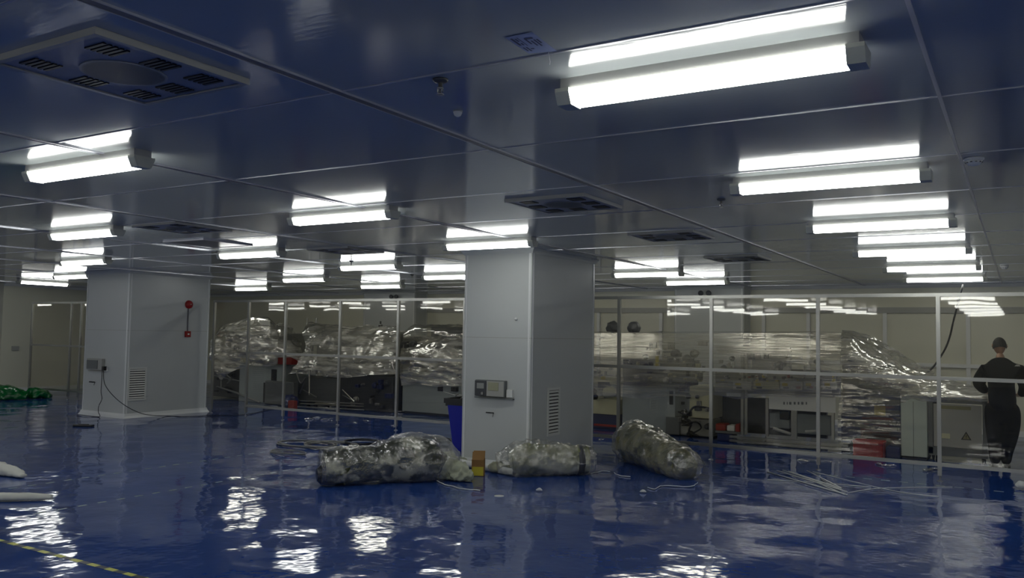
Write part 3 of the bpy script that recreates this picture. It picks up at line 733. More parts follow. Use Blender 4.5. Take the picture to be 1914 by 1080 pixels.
o = s.build('offcuts', 'ventgrey'); o.location = (bx, by, 0); tag(o, 'loose metal offcuts heaped on top of the blue bin', 'offcuts', kind='stuff')

# ------------------------------------------------------------------ machines behind the partition
def px(x, y, Y): return at(x, y, Y)
def pbox(s, x0, y0, x1, y1, Y, dep, bev=0, dy=0):
    """box whose front face spans two photo corners on the plane y = Y, given depth"""
    a = at(x0, (y0+y1)/2, Y); b_ = at(x1, (y0+y1)/2, Y); xm = (x0+x1)/2
    zt = at(xm, y0, Y).z; zb = max(0, at(xm, y1, Y).z)
    return s.box(a.x, b_.x, Y+dy, Y+dep, zb, zt, bev)
def part(par, name, mt_, x0, y0, x1, y1, Y, dep, bev=.004, zb=None):
    s = MB(); a = at(x0, (y0+y1)/2, Y); b_ = at(x1, (y0+y1)/2, Y); xm = (x0+x1)/2
    zt = at(xm, y0, Y).z; z0 = max(0.0, at(xm, y1, Y).z) if zb is None else zb
    s.box(a.x, b_.x, Y, Y+dep, z0, zt, bev)
    o = s.build(name, mt_, par); return o
def machine(label, cat='machine', name='machine'):
    return thing(name, label, cat, (0, 0, 0))
def bits(par, x0, x1, y0, y1, Y, n, seed, mats=('black', 'steel', 'cream', 'dark'), name='fitting', size=(3, 9)):
    """small valves, motors and brackets fixed to a machine face"""
    rnd = random.Random(seed)
    for q in range(n):
        cx, cy_ = rnd.uniform(x0, x1), rnd.uniform(y0, y1); w_, h = rnd.uniform(*size), rnd.uniform(*size)
        a = at(cx-w_/2, cy_, Y); b_ = at(cx+w_/2, cy_, Y); zt = at(cx, cy_-h/2, Y).z; zb = at(cx, cy_+h/2, Y).z; dp = rnd.uniform(.03, .10)
        s = MB()
        if q % 3 == 0:
            r = (zt-zb)/2; s.lathe([(r*.5, -dp-.03), (r, -dp), (r, -.01), (r*1.2, 0), (r*1.2, .01)], ((a.x+b_.x)/2, Y, (zt+zb)/2), 12, 'y')
        else:
            s.box(a.x, b_.x, Y-dp, Y+.01, zb, zt, min(.006, (zt-zb)/5)); s.box(a.x+(b_.x-a.x)*.2, a.x+(b_.x-a.x)*.5, Y-dp-.02, Y-dp, zb+(zt-zb)*.3, zb+(zt-zb)*.8)
        s.build(name, mats[rnd.randrange(len(mats))], par)
def profile(par, pts, r=.022, name='frame_bar', mt_='alu'):
    s = MB()
    for a, b_ in zip(pts, pts[1:]):
        s.tube([a, b_], r*1.2, 4)
    return s.build(name, mt_, par)
def hose(par, pts, r, mt_='black', name='hose'):
    pts = [Vector(p_) for p_ in pts]
    return MB().tube([catmull(pts, i/24) for i in range(25)], r, 7).build(name, mt_, par, smooth=True)

# --- left machine with grey cabinet and white cover (photo x 400-545)
LY = 13.95
t = machine('grey cabinet machine under white cover film, first one right of the left column')
part(t, 'cabinet', 'cabinet', 447, 681, 527, 754, LY, 1.1, .01)
part(t, 'slot_plate', 'black', 507, 690, 517, 711, LY-.006, .01, 0)
c = part(t, 'front_box', 'darkcab', 494, 713, 548, 757, LY-.16, .155, .02)
part(c, 'door_seam', 'black', 492, 715, 495, 752, LY-.165, .01, 0)
part(t, 'upper_body', 'steel', 420, 622, 530, 682, LY+.15, .9, .03)
part(t, 'side_body', 'dark', 395, 690, 447, 742, LY+.25, .7, .02)
bits(t, 400, 445, 672, 735, LY+.2, 12, 3, ('black', 'steel', 'dark'))
bits(t, 430, 545, 640, 676, LY+.1, 14, 5, ('steel', 'white', 'dark', 'cream'), size=(5, 14))
profile(t, [at(405, 722, LY-.05), at(440, 734, LY-.05), at(485, 752, LY-.05)], .016)
profile(t, [at(400, 702, LY-.05), at(448, 712, LY-.05)], .012)
profile(t, [at(413, 700, LY-.05), at(413, 724, LY-.05), at(447, 735, LY-.05)], .012)
hose(t, [at(425, 716, LY-.08), at(432, 708, LY-.1), at(424, 700, LY-.1), at(428, 690, LY)], .014, 'steel')
o = part(None, 'red_case', 'red', 519, 664, 545, 681, LY-.1, .3, .01); 
o['label'] = 'red case on top of the grey cabinet behind the mid rail'; o['category'] = 'case'
Z = lambda x, y, Y, dz=0, dy=0: at(x, y, Y)+Vector((0, dy, dz))
xs_ = [394, 404, 414, 425, 445, 462, 470, 500, 506, 520]
f0 = [Z(x, y, LY-.12) for x, y in zip(xs_, (672, 690, 712, 700, 690, 684, 682, 684, 684, 680))]
f1 = [Z(x, y, LY-.16) for x, y in zip(xs_, (650, 655, 655, 655, 650, 648, 645, 648, 650, 655))]
f2 = [Z(x, y, LY-.02) for x, y in zip(xs_, (640, 632, 618, 613, 609, 603, 600, 601, 606, 628))]
b0_ = [Z(x, y, LY+.9, .0) for x, y in zip(xs_, (640, 630, 614, 609, 605, 599, 597, 598, 602, 622))]
tag(sheet([f0, f1, f2, b0_], 90, 50, .035, 3.2, (1, 1, 2.2), seed=1, mt='filmw', name='cover_sheet'), 'milky film hanging over the first machine right of the left column', 'plastic sheet')
w0 = [Z(x, y, LY-.10) for x, y in ((458, 626), (470, 622), (485, 624), (505, 626))]
w1 = [Z(x, y, LY-.06) for x, y in ((458, 608), (470, 600), (485, 600), (505, 602))]
w2 = [Z(x, y, LY+.5) for x, y in ((462, 603), (470, 597), (485, 597), (500, 598))]
tag(sheet([w0, w1, w2], 40, 30, .02, 3, seed=4, mt='cloth', name='white_cover'), 'white cloth cover on the top of the first wrapped machine', 'cover')
g = [[Z(x, y, Y_) for x, y in q] for Y_, q in ((LY-.2, ((500, 676), (520, 668), (545, 668), (560, 676))), (LY-.15, ((496, 655), (515, 650), (540, 655), (562, 672))), (LY+.1, ((500, 630), (525, 622), (545, 640), (564, 668))), (LY+.8, ((500, 612), (525, 606), (545, 612), (562, 640))))]
tag(sheet(g, 40, 30, .03, 3.5, seed=6, mt='filmw', name='cover_sheet'), 'crumpled film between the first and second wrapped machines', 'plastic sheet')
for q in range(2):
    a = at(588-q*12, 594, 15.6); b_ = at(556+q*4, 668, 15.4)
t = machine('aluminium step ladder standing behind the second wrapped machine', 'ladder', 'step_ladder')
A1, A2, B1, B2 = at(575, 594, 15.6), at(556, 690, 15.4), at(592, 594, 15.6), at(574, 690, 15.4)
for a, b_ in ((A1, A2), (B1, B2)):
    MB().tube([a, Vector((b_.x, b_.y, .02))], .022, 6).build('side_rail', 'alu', t)
for q in range(7):
    u = .08+q*.13; a = A1.lerp(Vector((A2.x, A2.y, .02)), u); b_ = B1.lerp(Vector((B2.x, B2.y, .02)), u)
    MB().tube([a, b_], .016, 6).build('rung', 'alu', t)

# --- second machine (545-745)
t = machine('dark machine on aluminium rails under crumpled film, second right of the left column')
part(t, 'base_body', 'dark', 632, 702, 734, 768, LY+.1, 1.1, .02)
part(t, 'left_body', 'darkcab', 556, 706, 634, 752, LY+.3, .9, .02)
part(t, 'upper_body', 'steel', 590, 640, 735, 700, LY+.35, .8, .04)
part(t, 'top_unit', 'ventgrey', 600, 617, 735, 641, LY+.4, .6, .03)
part(t, 'tool_head', 'white', 700, 640, 728, 676, LY+.2, .14, .01)
part(t, 'window_box', 'ventgrey', 660, 648, 690, 672, LY+.2, .14, .01)
bits(t, 570, 735, 668, 700, LY+.15, 26, 8, ('black', 'steel', 'white', 'cream', 'dark'), size=(4, 13))
bits(t, 640, 740, 712, 762, LY+.08, 16, 13, ('black', 'steel', 'navy', 'dark'), size=(3, 12))
for (yy, dx) in ((752, 0), (757, 0), (763, -6)):
    profile(t, [at(562+dx, yy-3, LY-.1), at(680, yy+3, LY-.1)], .014, 'base_rail')
for x in (576, 590, 612, 634, 652): MB().box(-.03, .03, -.03, .03, 0, .09).build('machine_foot', 'black', t).location = (at(x, 765, LY-.05).x, LY-.05, 0)
profile(t, [at(578, 690, LY), at(578, 738, LY)], .014); profile(t, [at(566, 728, LY), at(592, 742, LY)], .012)
profile(t, [at(640, 738, LY), at(662, 750, LY), at(640, 728, LY)], .01)
hose(t, [at(553, 692, LY), at(562, 716, LY-.1), at(571, 706, LY-.1), at(560, 735, LY)], .014, 'steel')
o = MB().lathe([(.05, 0), (.05, .12), (.02, .14), (.02, .2)], seg=14).build('beacon', 'black', t); o.location = at(711, 617, LY+.5)
rows = [
 [Z(x, y, LY-.30) for x, y in ((541, 700), (556, 698), (575, 700), (610, 704), (650, 706), (700, 702), (746, 700))],
 [Z(x, y, LY-.22) for x, y in ((556, 684), (566, 676), (585, 678), (612, 682), (652, 684), (700, 680), (748, 676))],
 [Z(x, y, LY-.06) for x, y in ((574, 650), (582, 650), (600, 652), (625, 652), (660, 652), (705, 652), (748, 650))],
 [Z(x, y, LY+.10) for x, y in ((566, 626), (578, 620), (600, 622), (625, 624), (656, 626), (700, 624), (746, 622))],
 [Z(x, y, LY+.9) for x, y in ((572, 612), (582, 606), (602, 611), (630, 611), (656, 616), (695, 609), (744, 613))]]
tag(sheet(rows, 120, 70, .045, 2.8, (1, 1, 1.8), seed=11, mt='filmw', name='cover_sheet'), 'big crumpled milky film over the second wrapped machine', 'plastic sheet')
# items on the floor in front
M['orange'] = mat('dull_red', (.30, .03, .02), .5)
t = thing('fuel_can', 'small red can on the floor beside the navy bag behind the partition', 'can', Z(547, 758, 13.2)); t.location.z = 0
MB().box(-.09, .09, -.06, .06, 0, .2, .02).build('body', 'orange', t); MB().tube([(-.05, 0, .2), (-.05, 0, .25), (.05, 0, .25), (.05, 0, .2)], .012, 6).build('handle', 'black', t)
o = blob([(-.14, 0, .12), (0, 0, .15), (.16, 0, .1)], [.08, .15, .14, .06], .03, 7, 30, 30, seed=50).build('navy_bag', 'navy', smooth=True)
p_ = fl(566, 762); o.location = (p_.x, 13.3, 0); tag(o, 'navy bag on the floor before the second wrapped machine', 'bag')

# --- third machine (748-868)
KY = 14.2
t = machine('wide grey cabinet machine under film beside the blue bin', 'machine')
part(t, 'cabinet', 'cabinet', 752, 697, 905, 774, KY, 1.2, .012)
part(t, 'plinth', 'dark', 756, 774, 905, 781, KY+.05, 1.1, 0)
part(t, 'slot_plate', 'black', 818, 708, 828, 731, KY-.006, .01, 0)
part(t, 'upper_body', 'steel', 752, 655, 905, 697, KY+.3, .8, .03)
part(t, 'dark_top_unit', 'dark', 805, 611, 905, 652, KY+.7, .6, .02)
part(t, 'cylinder_unit', 'darkcab', 752, 628, 790, 652, KY+.4, .4, .02)
bits(t, 755, 868, 640, 695, KY+.25, 26, 21, ('black', 'steel', 'white', 'dark'), size=(4, 14))
bits(t, 845, 868, 700, 745, KY, 6, 22, ('black', 'dark'), size=(4, 10))
rows = [
 [Z(x, y, KY-.10) for x, y in ((752, 720), (780, 716), (820, 722), (860, 720), (905, 722))],
 [Z(x, y, KY-.14) for x, y in ((750, 694), (780, 690), (820, 690), (860, 690), (905, 692))],
 [Z(x, y, KY-.06) for x, y in ((750, 665), (780, 660), (815, 655), (835, 648), (905, 640))],
 [Z(x, y, KY+.5) for x, y in ((752, 645), (780, 636), (815, 632), (840, 634), (905, 628))]]
tag(sheet(rows, 80, 40, .035, 3, (1, 1, 2.5), seed=15, mt='filmw', name='cover_sheet'), 'milky film over the third machine, left of the centre column', 'plastic sheet')
rows = [
 [Z(x, y, KY+.35) for x, y in ((752, 640), (790, 640), (840, 644), (905, 640))],
 [Z(x, y, KY+.40) for x, y in ((756, 625), (775, 612), (840, 616), (905, 614))],
 [Z(x, y, KY+1.3) for x, y in ((762, 616), (778, 608), (840, 609), (905, 608))]]
tag(sheet(rows, 60, 30, .03, 3.4, seed=17, mt='film', name='cover_sheet'), 'clear film over the dark top unit, left of the centre column', 'plastic sheet')

# --- right line of machines (1090-1850)
RY = 14.1
t = machine('cream and blue press machine just right of the centre column')
part(t, 'cream_bed', 'cream', 1070, 745, 1153, 773, RY+.1, .9, .01)
part(t, 'blue_base', 'navy', 1070, 773, 1153, 800, RY+.15, .8, .01)
part(t, 'red_bar', 'red', 1110, 793, 1152, 797, RY+.08, .04, 0)
part(t, 'body', 'ventgrey', 1070, 700, 1130, 745, RY+.3, .6, .02)
part(t, 'cream_arm', 'cream', 1105, 704, 1158, 718, RY-.02, .2, .02)
c = MB().lathe([(.03, -.22), (.10, -.18), (.10, 0), (.05, .05)], (0, 0, 0), 18, 'y').build('motor', 'cream', t, smooth=True); c.location = at(1143, 732, RY)
part(t, 'arm_knob', 'black', 1117, 714, 1137, 725, RY-.08, .12, .01)
part(t, 'yellow_label', 'yellow', 1123, 703, 1131, 709, RY-.03, .01, 0)
bits(t, 1106, 1156, 686, 702, RY, 10, 31, ('black', 'steel', 'dark'), size=(3, 8)); bits(t, 1106, 1150, 728, 745, RY+.05, 8, 32, ('black', 'dark', 'steel'), size=(3, 12))
profile(t, [at(1112, 688, RY-.1), at(1120, 693, RY-.1), at(1110, 701, RY-.1)], .010)

t = machine('grey control cabinet machine right of the first post beyond the centre column')
part(t, 'cabinet', 'cabinet', 1163, 722, 1262, 806, RY, 1.0, .01)
part(t, 'top_lip', 'dark', 1165, 715, 1270, 722, RY-.02, 1.0, 0)
part(t, 'side_box', 'darkcab', 1244, 780, 1270, 812, RY-.05, .5, .01)
part(t, 'slot_plate', 'black', 1251, 730, 1258, 756, RY-.008, .01, 0)
for (x, y) in ((1273, 728), (1278, 722), (1285, 716)): part(t, 'lever', 'black', x-5, y-3, x+6, y+4, RY-.12, .05, .004)
part(t, 'upper_body', 'steel', 1163, 672, 1284, 714, RY+.3, .7, .02)
part(t, 'yellow_column', 'yellow', 1225, 665, 1230, 687, RY+.1, .05, 0)
bits(t, 1165, 1320, 676, 714, RY+.22, 34, 33, ('black', 'steel', 'white', 'dark', 'cream', 'cream'), size=(3, 11))
bits(t, 1200, 1320, 640, 676, RY+.35, 20, 34, ('steel', 'dark', 'darkcab'), size=(4, 16))

t = machine('cream upright machine with black hoses left of the second post')
part(t, 'body', 'cream', 1288, 722, 1332, 782, RY-.1, .8, .02)
part(t, 'lower_body', 'ventgrey', 1270, 782, 1332, 815, RY, .7, .02)
part(t, 'panel', 'white', 1314, 697, 1331, 716, RY-.15, .04, .004)
bits(t, 1272, 1330, 735, 812, RY-.12, 16, 36, ('black', 'dark', 'steel'), size=(4, 11))
hose(t, [at(1268, 770, RY-.2), at(1285, 772, RY-.25), at(1300, 760, RY-.2), at(1330, 764, RY-.15)], .018)
hose(t, [at(1280, 782, RY-.2), at(1292, 790, RY-.25), at(1288, 806, RY-.2), at(1305, 815, RY-.2)], .02)
hose(t, [at(1275, 795, RY-.2), at(1300, 788, RY-.3), at(1310, 800, RY-.2), at(1290, 812, RY-.2)], .014)

SY = 13.75
t = machine('long assembly line on aluminium frame behind the two middle right-hand posts', 'assembly line', 'assembly_line')
for (x, y0, y1) in ((1388, 657, 812), (1395, 657, 812), (1482, 740, 820), (1487, 740, 820), (1557, 768, 822), (1434, 745, 815)):
    a = at(x, y0, SY); zb = at(x, y1, SY).z; MB().box(a.x-.022, a.x+.022, SY-.022, SY+.022, zb, a.z).build('leg', 'alu', t)
for (x0, x1, y) in ((1340, 1478, 648), (1340, 1478, 654), (1345, 1585, 657)):
    a, b_ = at(x0, y, SY), at(x1, y+2, SY); MB().box(a.x, b_.x, SY-.02, SY+.02, a.z-.018, a.z+.018).build('beam', 'alu', t)
for (x0, x1, y, y2) in ((1366, 1586, 815, 838), (1366, 1590, 822, 845), (1368, 1595, 830, 853)):
    z = at(x0, y, SY).z; MB().box(at(x0, y, SY).x, at(x1, y2, SY).x, SY-.08, SY-.03, z-.018, z+.018).build('base_rail', 'alu', t)
part(t, 'end_foot', 'dark', 1588, 828, 1602, 852, SY-.1, .2, .01)
part(t, 'bed', 'ventgrey', 1336, 722, 1556, 738, SY+.1, .9, .01)
part(t, 'back_panel', 'steel', 1336, 690, 1565, 722, SY+.5, .4, .02)
part(t, 'upper_unit', 'steel', 1405, 655, 1470, 690, SY+.5, .4, .02)
part(t, 'under_panel', 'dark', 1338, 745, 1545, 812, SY+.8, .1, 0)
part(t, 'inner_box', 'cabinet', 1438, 772, 1476, 800, SY+.4, .3, .01)
part(t, 'inner_box', 'black', 1457, 768, 1475, 784, SY+.3, .1, .01)
part(t, 'inner_panel', 'cabinet', 1490, 775, 1553, 812, SY+.45, .1, .01)
profile(t, [at(1445, 800, SY+.1), at(1478, 811, SY+.1)], .02, 'slant_bar', 'white'); profile(t, [at(1505, 806, SY+.1), at(1525, 805, SY+.1)], .015, 'slant_bar', 'white')
for i, (x0, x1) in enumerate(((1370, 1404), (1408, 1456), (1458, 1500), (1502, 1524), (1537, 1563))):
    c = part(t, 'control_panel', 'white' if i != 1 else 'cream', x0, 713, x1, 728, SY-.05, .1, .005)
    rnd = random.Random(i)
    part(c, 'switch', 'yellow', x0+4, 716, x0+14, 721, SY-.065, .015, 0); part(c, 'switch', 'black', x0+6, 723, x0+16, 726, SY-.065, .015, 0)
    if i in (2, 3): part(c, 'switch', 'red', x1-12, 722, x1-4, 726, SY-.065, .015, 0)
bits(t, 1345, 1565, 700, 712, SY+.02, 40, 41, ('black', 'dark', 'steel', 'black', 'red', 'yellow', 'white'), size=(2, 6), name='valve')
bits(t, 1345, 1565, 662, 698, SY+.45, 26, 43, ('dark', 'steel', 'white', 'ventgrey'), size=(4, 14))
c = part(t, 'sign_panel', 'white', 1437, 740, 1562, 768, SY-.04, .02, .003)
x = 1464
for w_ in (5, 3, 7, 6, 5, 7, 4): part(c, 'letter', 'darkcab', x, 751, x+w_*.6, 756, SY-.044, .004, 0); x += w_+1.5
o = MB().lathe([(.06, 0), (.06, .05), (.04, .07)], seg=18, axis='y').build('gauge', 'white', t); o.location = at(1470, 692, SY-.05)
for i, (x0, x1, y0, y1, mt_, lab) in enumerate(((1337, 1356, 792, 805, 'orange', 'orange red part on the floor rack, leftmost by the post'), (1358, 1373, 795, 806, 'white', 'white part between two orange red parts'), (1374, 1383, 792, 808, 'orange', 'orange red part close to the double legs'), (1340, 1370, 810, 832, 'navy', 'navy blue crate under the orange red parts'))):
    o = part(None, 'crate' if i == 3 else 'spare_part', mt_, x0, y0, x1, y1, SY+.05, .25, .02); o['label'] = lab; o['category'] = 'crate' if i == 3 else 'spare part'
    if i < 3:
        o2 = None
o = part(None, 'shelf', 'darkcab', 1337, 806, 1384, 810, SY+.03, .5, 0); o['label'] = 'narrow dark shelf carrying the orange red parts'; o['category'] = 'shelf'

# --- wrapped stack, red box, white cabinet, cart
t = machine('film wrapped dark machine unit right of the assembly line', 'machine')
part(t, 'upper_body', 'ventgrey', 1574, 660, 1606, 770, SY+.1, .9, .02)
part(t, 'body', 'darkcab', 1590, 720, 1682, 775, SY+.1, 1.1, .02)
part(t, 'lower_body', 'dark', 1572, 775, 1684, 846, SY+.15, 1.0, .02)
part(t, 'paper_label', 'yellow', 1634, 758, 1655, 776, SY+.09, .006, 0)
bits(t, 1575, 1680, 778, 835, SY+.12, 16, 51, ('black', 'steel', 'dark', 'navy'), size=(4, 12))
rows = [[Z(x, y, SY) for x, y in ((1567, 830), (1590, 828), (1630, 832), (1684, 838))],
        [Z(x, y, SY-.03) for x, y in ((1566, 780), (1590, 775), (1640, 772), (1684, 775))],
        [Z(x, y, SY-.02) for x, y in ((1570, 735), (1592, 725), (1640, 722), (1684, 735))],
        [Z(x, y, SY+.05) for x, y in ((1572, 680), (1590, 670), (1640, 690), (1684, 712))]]
tag(sheet(rows, 60, 60, .018, 3.2, (.6, .6, 5), seed=21, mt='film', name='stretch_film'), 'tight stretch film round the dark unit above the red box', 'plastic film')
t = thing('red_box', 'red plastic box on the floor behind the partition, left of the white cabinet', 'box', (0, 0, 0))
part(t, 'body', 'red', 1594, 828, 1650, 862, 13.2, .3, .015, zb=0); part(t, 'lid', 'red', 1593, 825, 1651, 830, 13.18, .34, .008)
s = MB(); part(t, 'latch', 'orange', 1617, 829, 1625, 835, 13.17, .02, .003)
o = part(None, 'blue_crate', 'navy', 1656, 836, 1682, 856, 13.45, .3, .01, zb=0); o['label'] = 'low dark blue crate between the red box and the white cabinet'; o['category'] = 'crate'
t = thing('white_cabinet', 'tall narrow white cabinet beside the grey cart', 'cabinet', (0, 0, 0))
WY = 13.5
part(t, 'body', mat('pale_green_white', (.50, .56, .50), .35), 1684, 745, 1733, 861, WY, .8, .008, zb=.04)
part(t, 'plinth', 'dark', 1686, 855, 1732, 866, WY+.05, .7, 0, zb=0)
part(t, 'door_gap', 'black', 1707, 750, 1707.7, 858, WY-.002, .004, 0)
t = thing('equipment_cart', 'grey framed equipment cart with a warning triangle, left of the standing person', 'cart', (0, 0, 0))
GY = 13.55
a, b_ = at(1735, 800, GY).x, at(1846, 800, GY).x; zt = at(1790, 748, GY).z
for x in (a+.03, b_-.03):
    for y in (GY+.03, GY+.72): MB().box(x-.03, x+.03, y-.03, y+.03, .1, zt).build('frame_post', 'darkcab', t)
MB().box(a, b_, GY, GY+.75, zt-.045, zt, .006).build('top', 'darkcab', t)
MB().box(a, b_, GY, GY+.75, .08, .2, .006).build('base', 'darkcab', t)
d_ = MB().box(a+.07, b_-.07, GY-.012, GY+.01, .21, zt-.06, .004).build('door', 'ventgrey', t)
s = MB().box(a+.12, b_-.2, GY-.016, GY-.012, zt-.13, zt-.08).build('top_strip', mat('olive_strip', (.25, .24, .13), .5), d_)
tx, tz = at(1806, 818, GY).x, at(1806, 822, GY).z
MB().prism([(tx-.066, tz), (tx+.066, tz), (tx, tz+.118)], 'y', GY-.0165, GY-.012).build('warning_triangle', 'black', d_)
MB().prism([(tx-.044, tz+.012), (tx+.044, tz+.012), (tx, tz+.092)], 'y', GY-.018, GY-.0165).build('warning_face', mat('dull_yellow', (.22, .20, .10), .5), d_)
MB().box(tx-.005, tx+.005, GY-.019, GY-.018, tz+.036, tz+.068).box(tx-.005, tx+.005, GY-.019, GY-.018, tz+.02, tz+.028).build('warning_mark', 'black', d_)
MB().box(a+.12, a+.28, GY-.02, GY-.012, .33, .40, .004).build('handle_plate', 'cream', d_)
for x in (a+.06, b_-.06):
    for y in (GY+.08, GY+.66): MB().lathe([(.035, -.015), (.04, -.01), (.04, .01), (.035, .015)], (x, y, .04), 16, 'x').box(x-.02, x+.02, y-.01, y+.01, .04, .09).build('caster', 'black', t)
rows = [[Vector((x, y, z)) for x, y, z in ((b_+.03, GY-.02, .12), (b_+.035, GY+.3, .1), (b_+.03, GY+.7, .12))],
        [Vector((x, y, z)) for x, y, z in ((b_+.05, GY-.03, .5), (b_+.05, GY+.3, .5), (b_+.04, GY+.7, .5))],
        [Vector((x, y, z)) for x, y, z in ((b_+.02, GY-.02, .86), (b_+.02, GY+.3, .88), (b_+.02, GY+.7, .9))]]
tag(sheet(rows, 30, 40, .018, 5, seed=61, mt='filmw', name='hanging_film'), 'strip of loose film hanging down the cart side by the person', 'plastic film')

# --- films of the right line
FYY = 13.55
xs_ = [1080, 1130, 1165, 1200, 1250, 1300, 1330, 1380, 1430, 1480, 1525, 1572]
rows = [[Z(x, 742+6*math.sin(x*.07), FYY+.05) for x in xs_],
        [Z(x, 700, FYY) for x in xs_],
        [Z(x, 660, FYY-.02) for x in xs_],
        [Z(x, 622.5, FYY) for x in xs_]]
tag(sheet(rows, 200, 60, .007, 1.2, (.7, .7, 3), seed=71, mt='film', name='wrap_film'), 'long glossy stretch film wrapped along the front of the right machine line', 'plastic film')
rows = [[Z(x, 622.5, FYY) for x in xs_], [Z(x, 622.5, FYY, 0, 1.1) for x in xs_]]
tag(sheet(rows, 120, 20, .02, 1.8, seed=73, mt='film', name='top_film'), 'flat film stretched across the top of the right machine line', 'plastic film')
for x in (1120, 1145, 1190, 1540, 1580): pass
for i, (x, lab) in enumerate(((1145, 'dark unit poking above the film top near the centre column'), (1185, 'second dark unit poking above the film top, right of the first post'))):
    o = blob([Z(x-10, 616, 14.4), Z(x, 612, 14.4), Z(x+10, 616, 14.4)], [.05, .11, .05], .03, 9, 20, 20, seed=80+i)
    o = o.build('dark_cover', 'dark', smooth=True); tag(o, lab, 'cover')
rows = [
 [Z(x, y, SY-.15) for x, y in ((1572, 680), (1590, 700), (1620, 715), (1660, 724), (1700, 730), (1738, 745))],
 [Z(x, y, SY-.12) for x, y in ((1572, 640), (1589, 641), (1612, 664), (1640, 684), (1680, 700), (1740, 722))],
 [Z(x, y, SY+.45) for x, y in ((1572, 626), (1592, 632), (1625, 650), (1660, 672), (1700, 690), (1744, 708))],
 [Z(x, y, SY+1.1) for x, y in ((1574, 622), (1596, 622), (1630, 634), (1662, 648), (1700, 672), (1744, 700))]]
tag(sheet(rows, 110, 70, .03, 2.6, (1.4, 1.4, 1.4), seed=91, mt='filmw', name='sloping_sheet'), 'bright milky film sloping down from the machine line to the cart', 'plastic sheet')
rows = [
 [Z(x, y, GY-.03) for x, y in ((1684, 752), (1710, 748), (1738, 750), (1790, 748), (1846, 749))],
 [Z(x, y, GY-.05) for x, y in ((1684, 735), (1710, 732), (1740, 735), (1790, 740), (1846, 744))],
 [Z(x, y, GY+.25) for x, y in ((1690, 712), (1715, 712), (1745, 714), (1795, 726), (1848, 738))],
 [Z(x, y, GY+.6) for x, y in ((1700, 695), (1720, 698), (1750, 704), (1800, 718), (1848, 732))]]
tag(sheet(rows, 70, 50, .02, 3.5, (1.2, 1.2, 2), seed=93, mt='filmw', name='sloping_sheet'), 'film draped over the tops of the white cabinet and the cart', 'plastic sheet')
tag(hose(None, [at(1800, 545, 15.5)+Vector((0, 0, .12)), at(1783, 596, 15.4), at(1775, 630, 15.3), at(1765, 655, 15.2), at(1745, 685, 15.0), at(1725, 702, 14.9)], .015), 'thin dark cable slanting down behind the last tall post', 'cable')

# ------------------------------------------------------------------ person seen from behind
PX, PY = -.25, 13.2
t = thing('person', 'standing person seen from behind in a black jacket and black trousers, head bowed', 'person', (PX, PY, 0))
def skin(name, mt_, verts, edges, parent, root=0, sub=2):
    me = bpy.data.meshes.new(name); me.from_pydata([v[:3] for v in verts], edges, [])
    o = bpy.data.objects.new(name, me); C.objects.link(o); o.parent = parent; me.materials.append(M[mt_])
    md = o.modifiers.new('skin', 'SKIN'); md.use_smooth_shade = True
    if not me.skin_vertices: 
        pass
    sk = me.skin_vertices[0].data
    for i, v in enumerate(verts):
        r = v[3]; sk[i].radius = r if isinstance(r, tuple) else (r, r)
        sk[i].use_root = (i == root)
    sm = o.modifiers.new('sub', 'SUBSURF'); sm.levels = sub; sm.render_levels = sub
    return o
# body frame: +x right in the photo, +y away from the viewer (the way the person faces)
# continuous body: torso, neck, arms, legs (head and hands added to the same skeleton)
V = [(0, 0, .93, (.13, .10)),          #0 pelvis
     (0, .01, 1.10, (.145, .10)), (0, .02, 1.26, (.16, .10)), (0, .035, 1.41, (.09, .07)), (-.005, .05, 1.50, (.055, .055)), (-.01, .085, 1.56, (.052, .055)),   #1-5
     (-.18, .03, 1.32, .058), (-.27, .02, 1.13, .045), (-.20, .22, 1.04, .038), (-.165, .29, 1.02, .026),   #6-9 left arm, hand forward
     (.19, .03, 1.32, .058), (.29, .0, 1.12, .045), (.24, .20, 1.02, .038), (.21, .28, 1.0, .026),       #10-13 right arm
     (-.085, 0, .84, .09), (-.09, .01, .48, .062), (-.085, -.01, .10, .042), (-.09, .12, .045, (.035, .03)),    #14-17 left leg
     (.09, 0, .84, .09), (.07, .02, .48, .062), (.045, .0, .10, .042), (.06, .13, .045, (.035, .03))]           #18-21 right leg
E_ = [(0, 1), (1, 2), (2, 3), (3, 4), (4, 5), (2, 6), (6, 7), (7, 8), (8, 9), (2, 10), (10, 11), (11, 12), (12, 13), (0, 14), (14, 15), (15, 16), (16, 17), (0, 18), (18, 19), (19, 20), (20, 21)]
# fingers and thumbs rooted in the palms, curled
for (h, s_) in ((9, -1), (13, 1)):
    b0 = V[h]; n0 = len(V)
    for f_ in range(4):
        bx_ = b0[0]-s_*(.027-.018*f_); ln = (.036, .042, .040, .032)[f_]
        V += [(bx_, b0[1]+.035, b0[2]-.004, .0095), (bx_, b0[1]+.035+ln, b0[2]-.014, .0085), (bx_, b0[1]+.04+ln*1.5, b0[2]-.038, .0075)]
        E_ += [(h, n0), (n0, n0+1), (n0+1, n0+2)]; n0 += 3
    V += [(b0[0]-s_*.038, b0[1]+.01, b0[2]-.004, .011), (b0[0]-s_*.052, b0[1]+.045, b0[2]-.014, .009)]
    E_ += [(h, n0), (n0, n0+1)]
body = skin('body', 'skin', V, E_, t, 0)
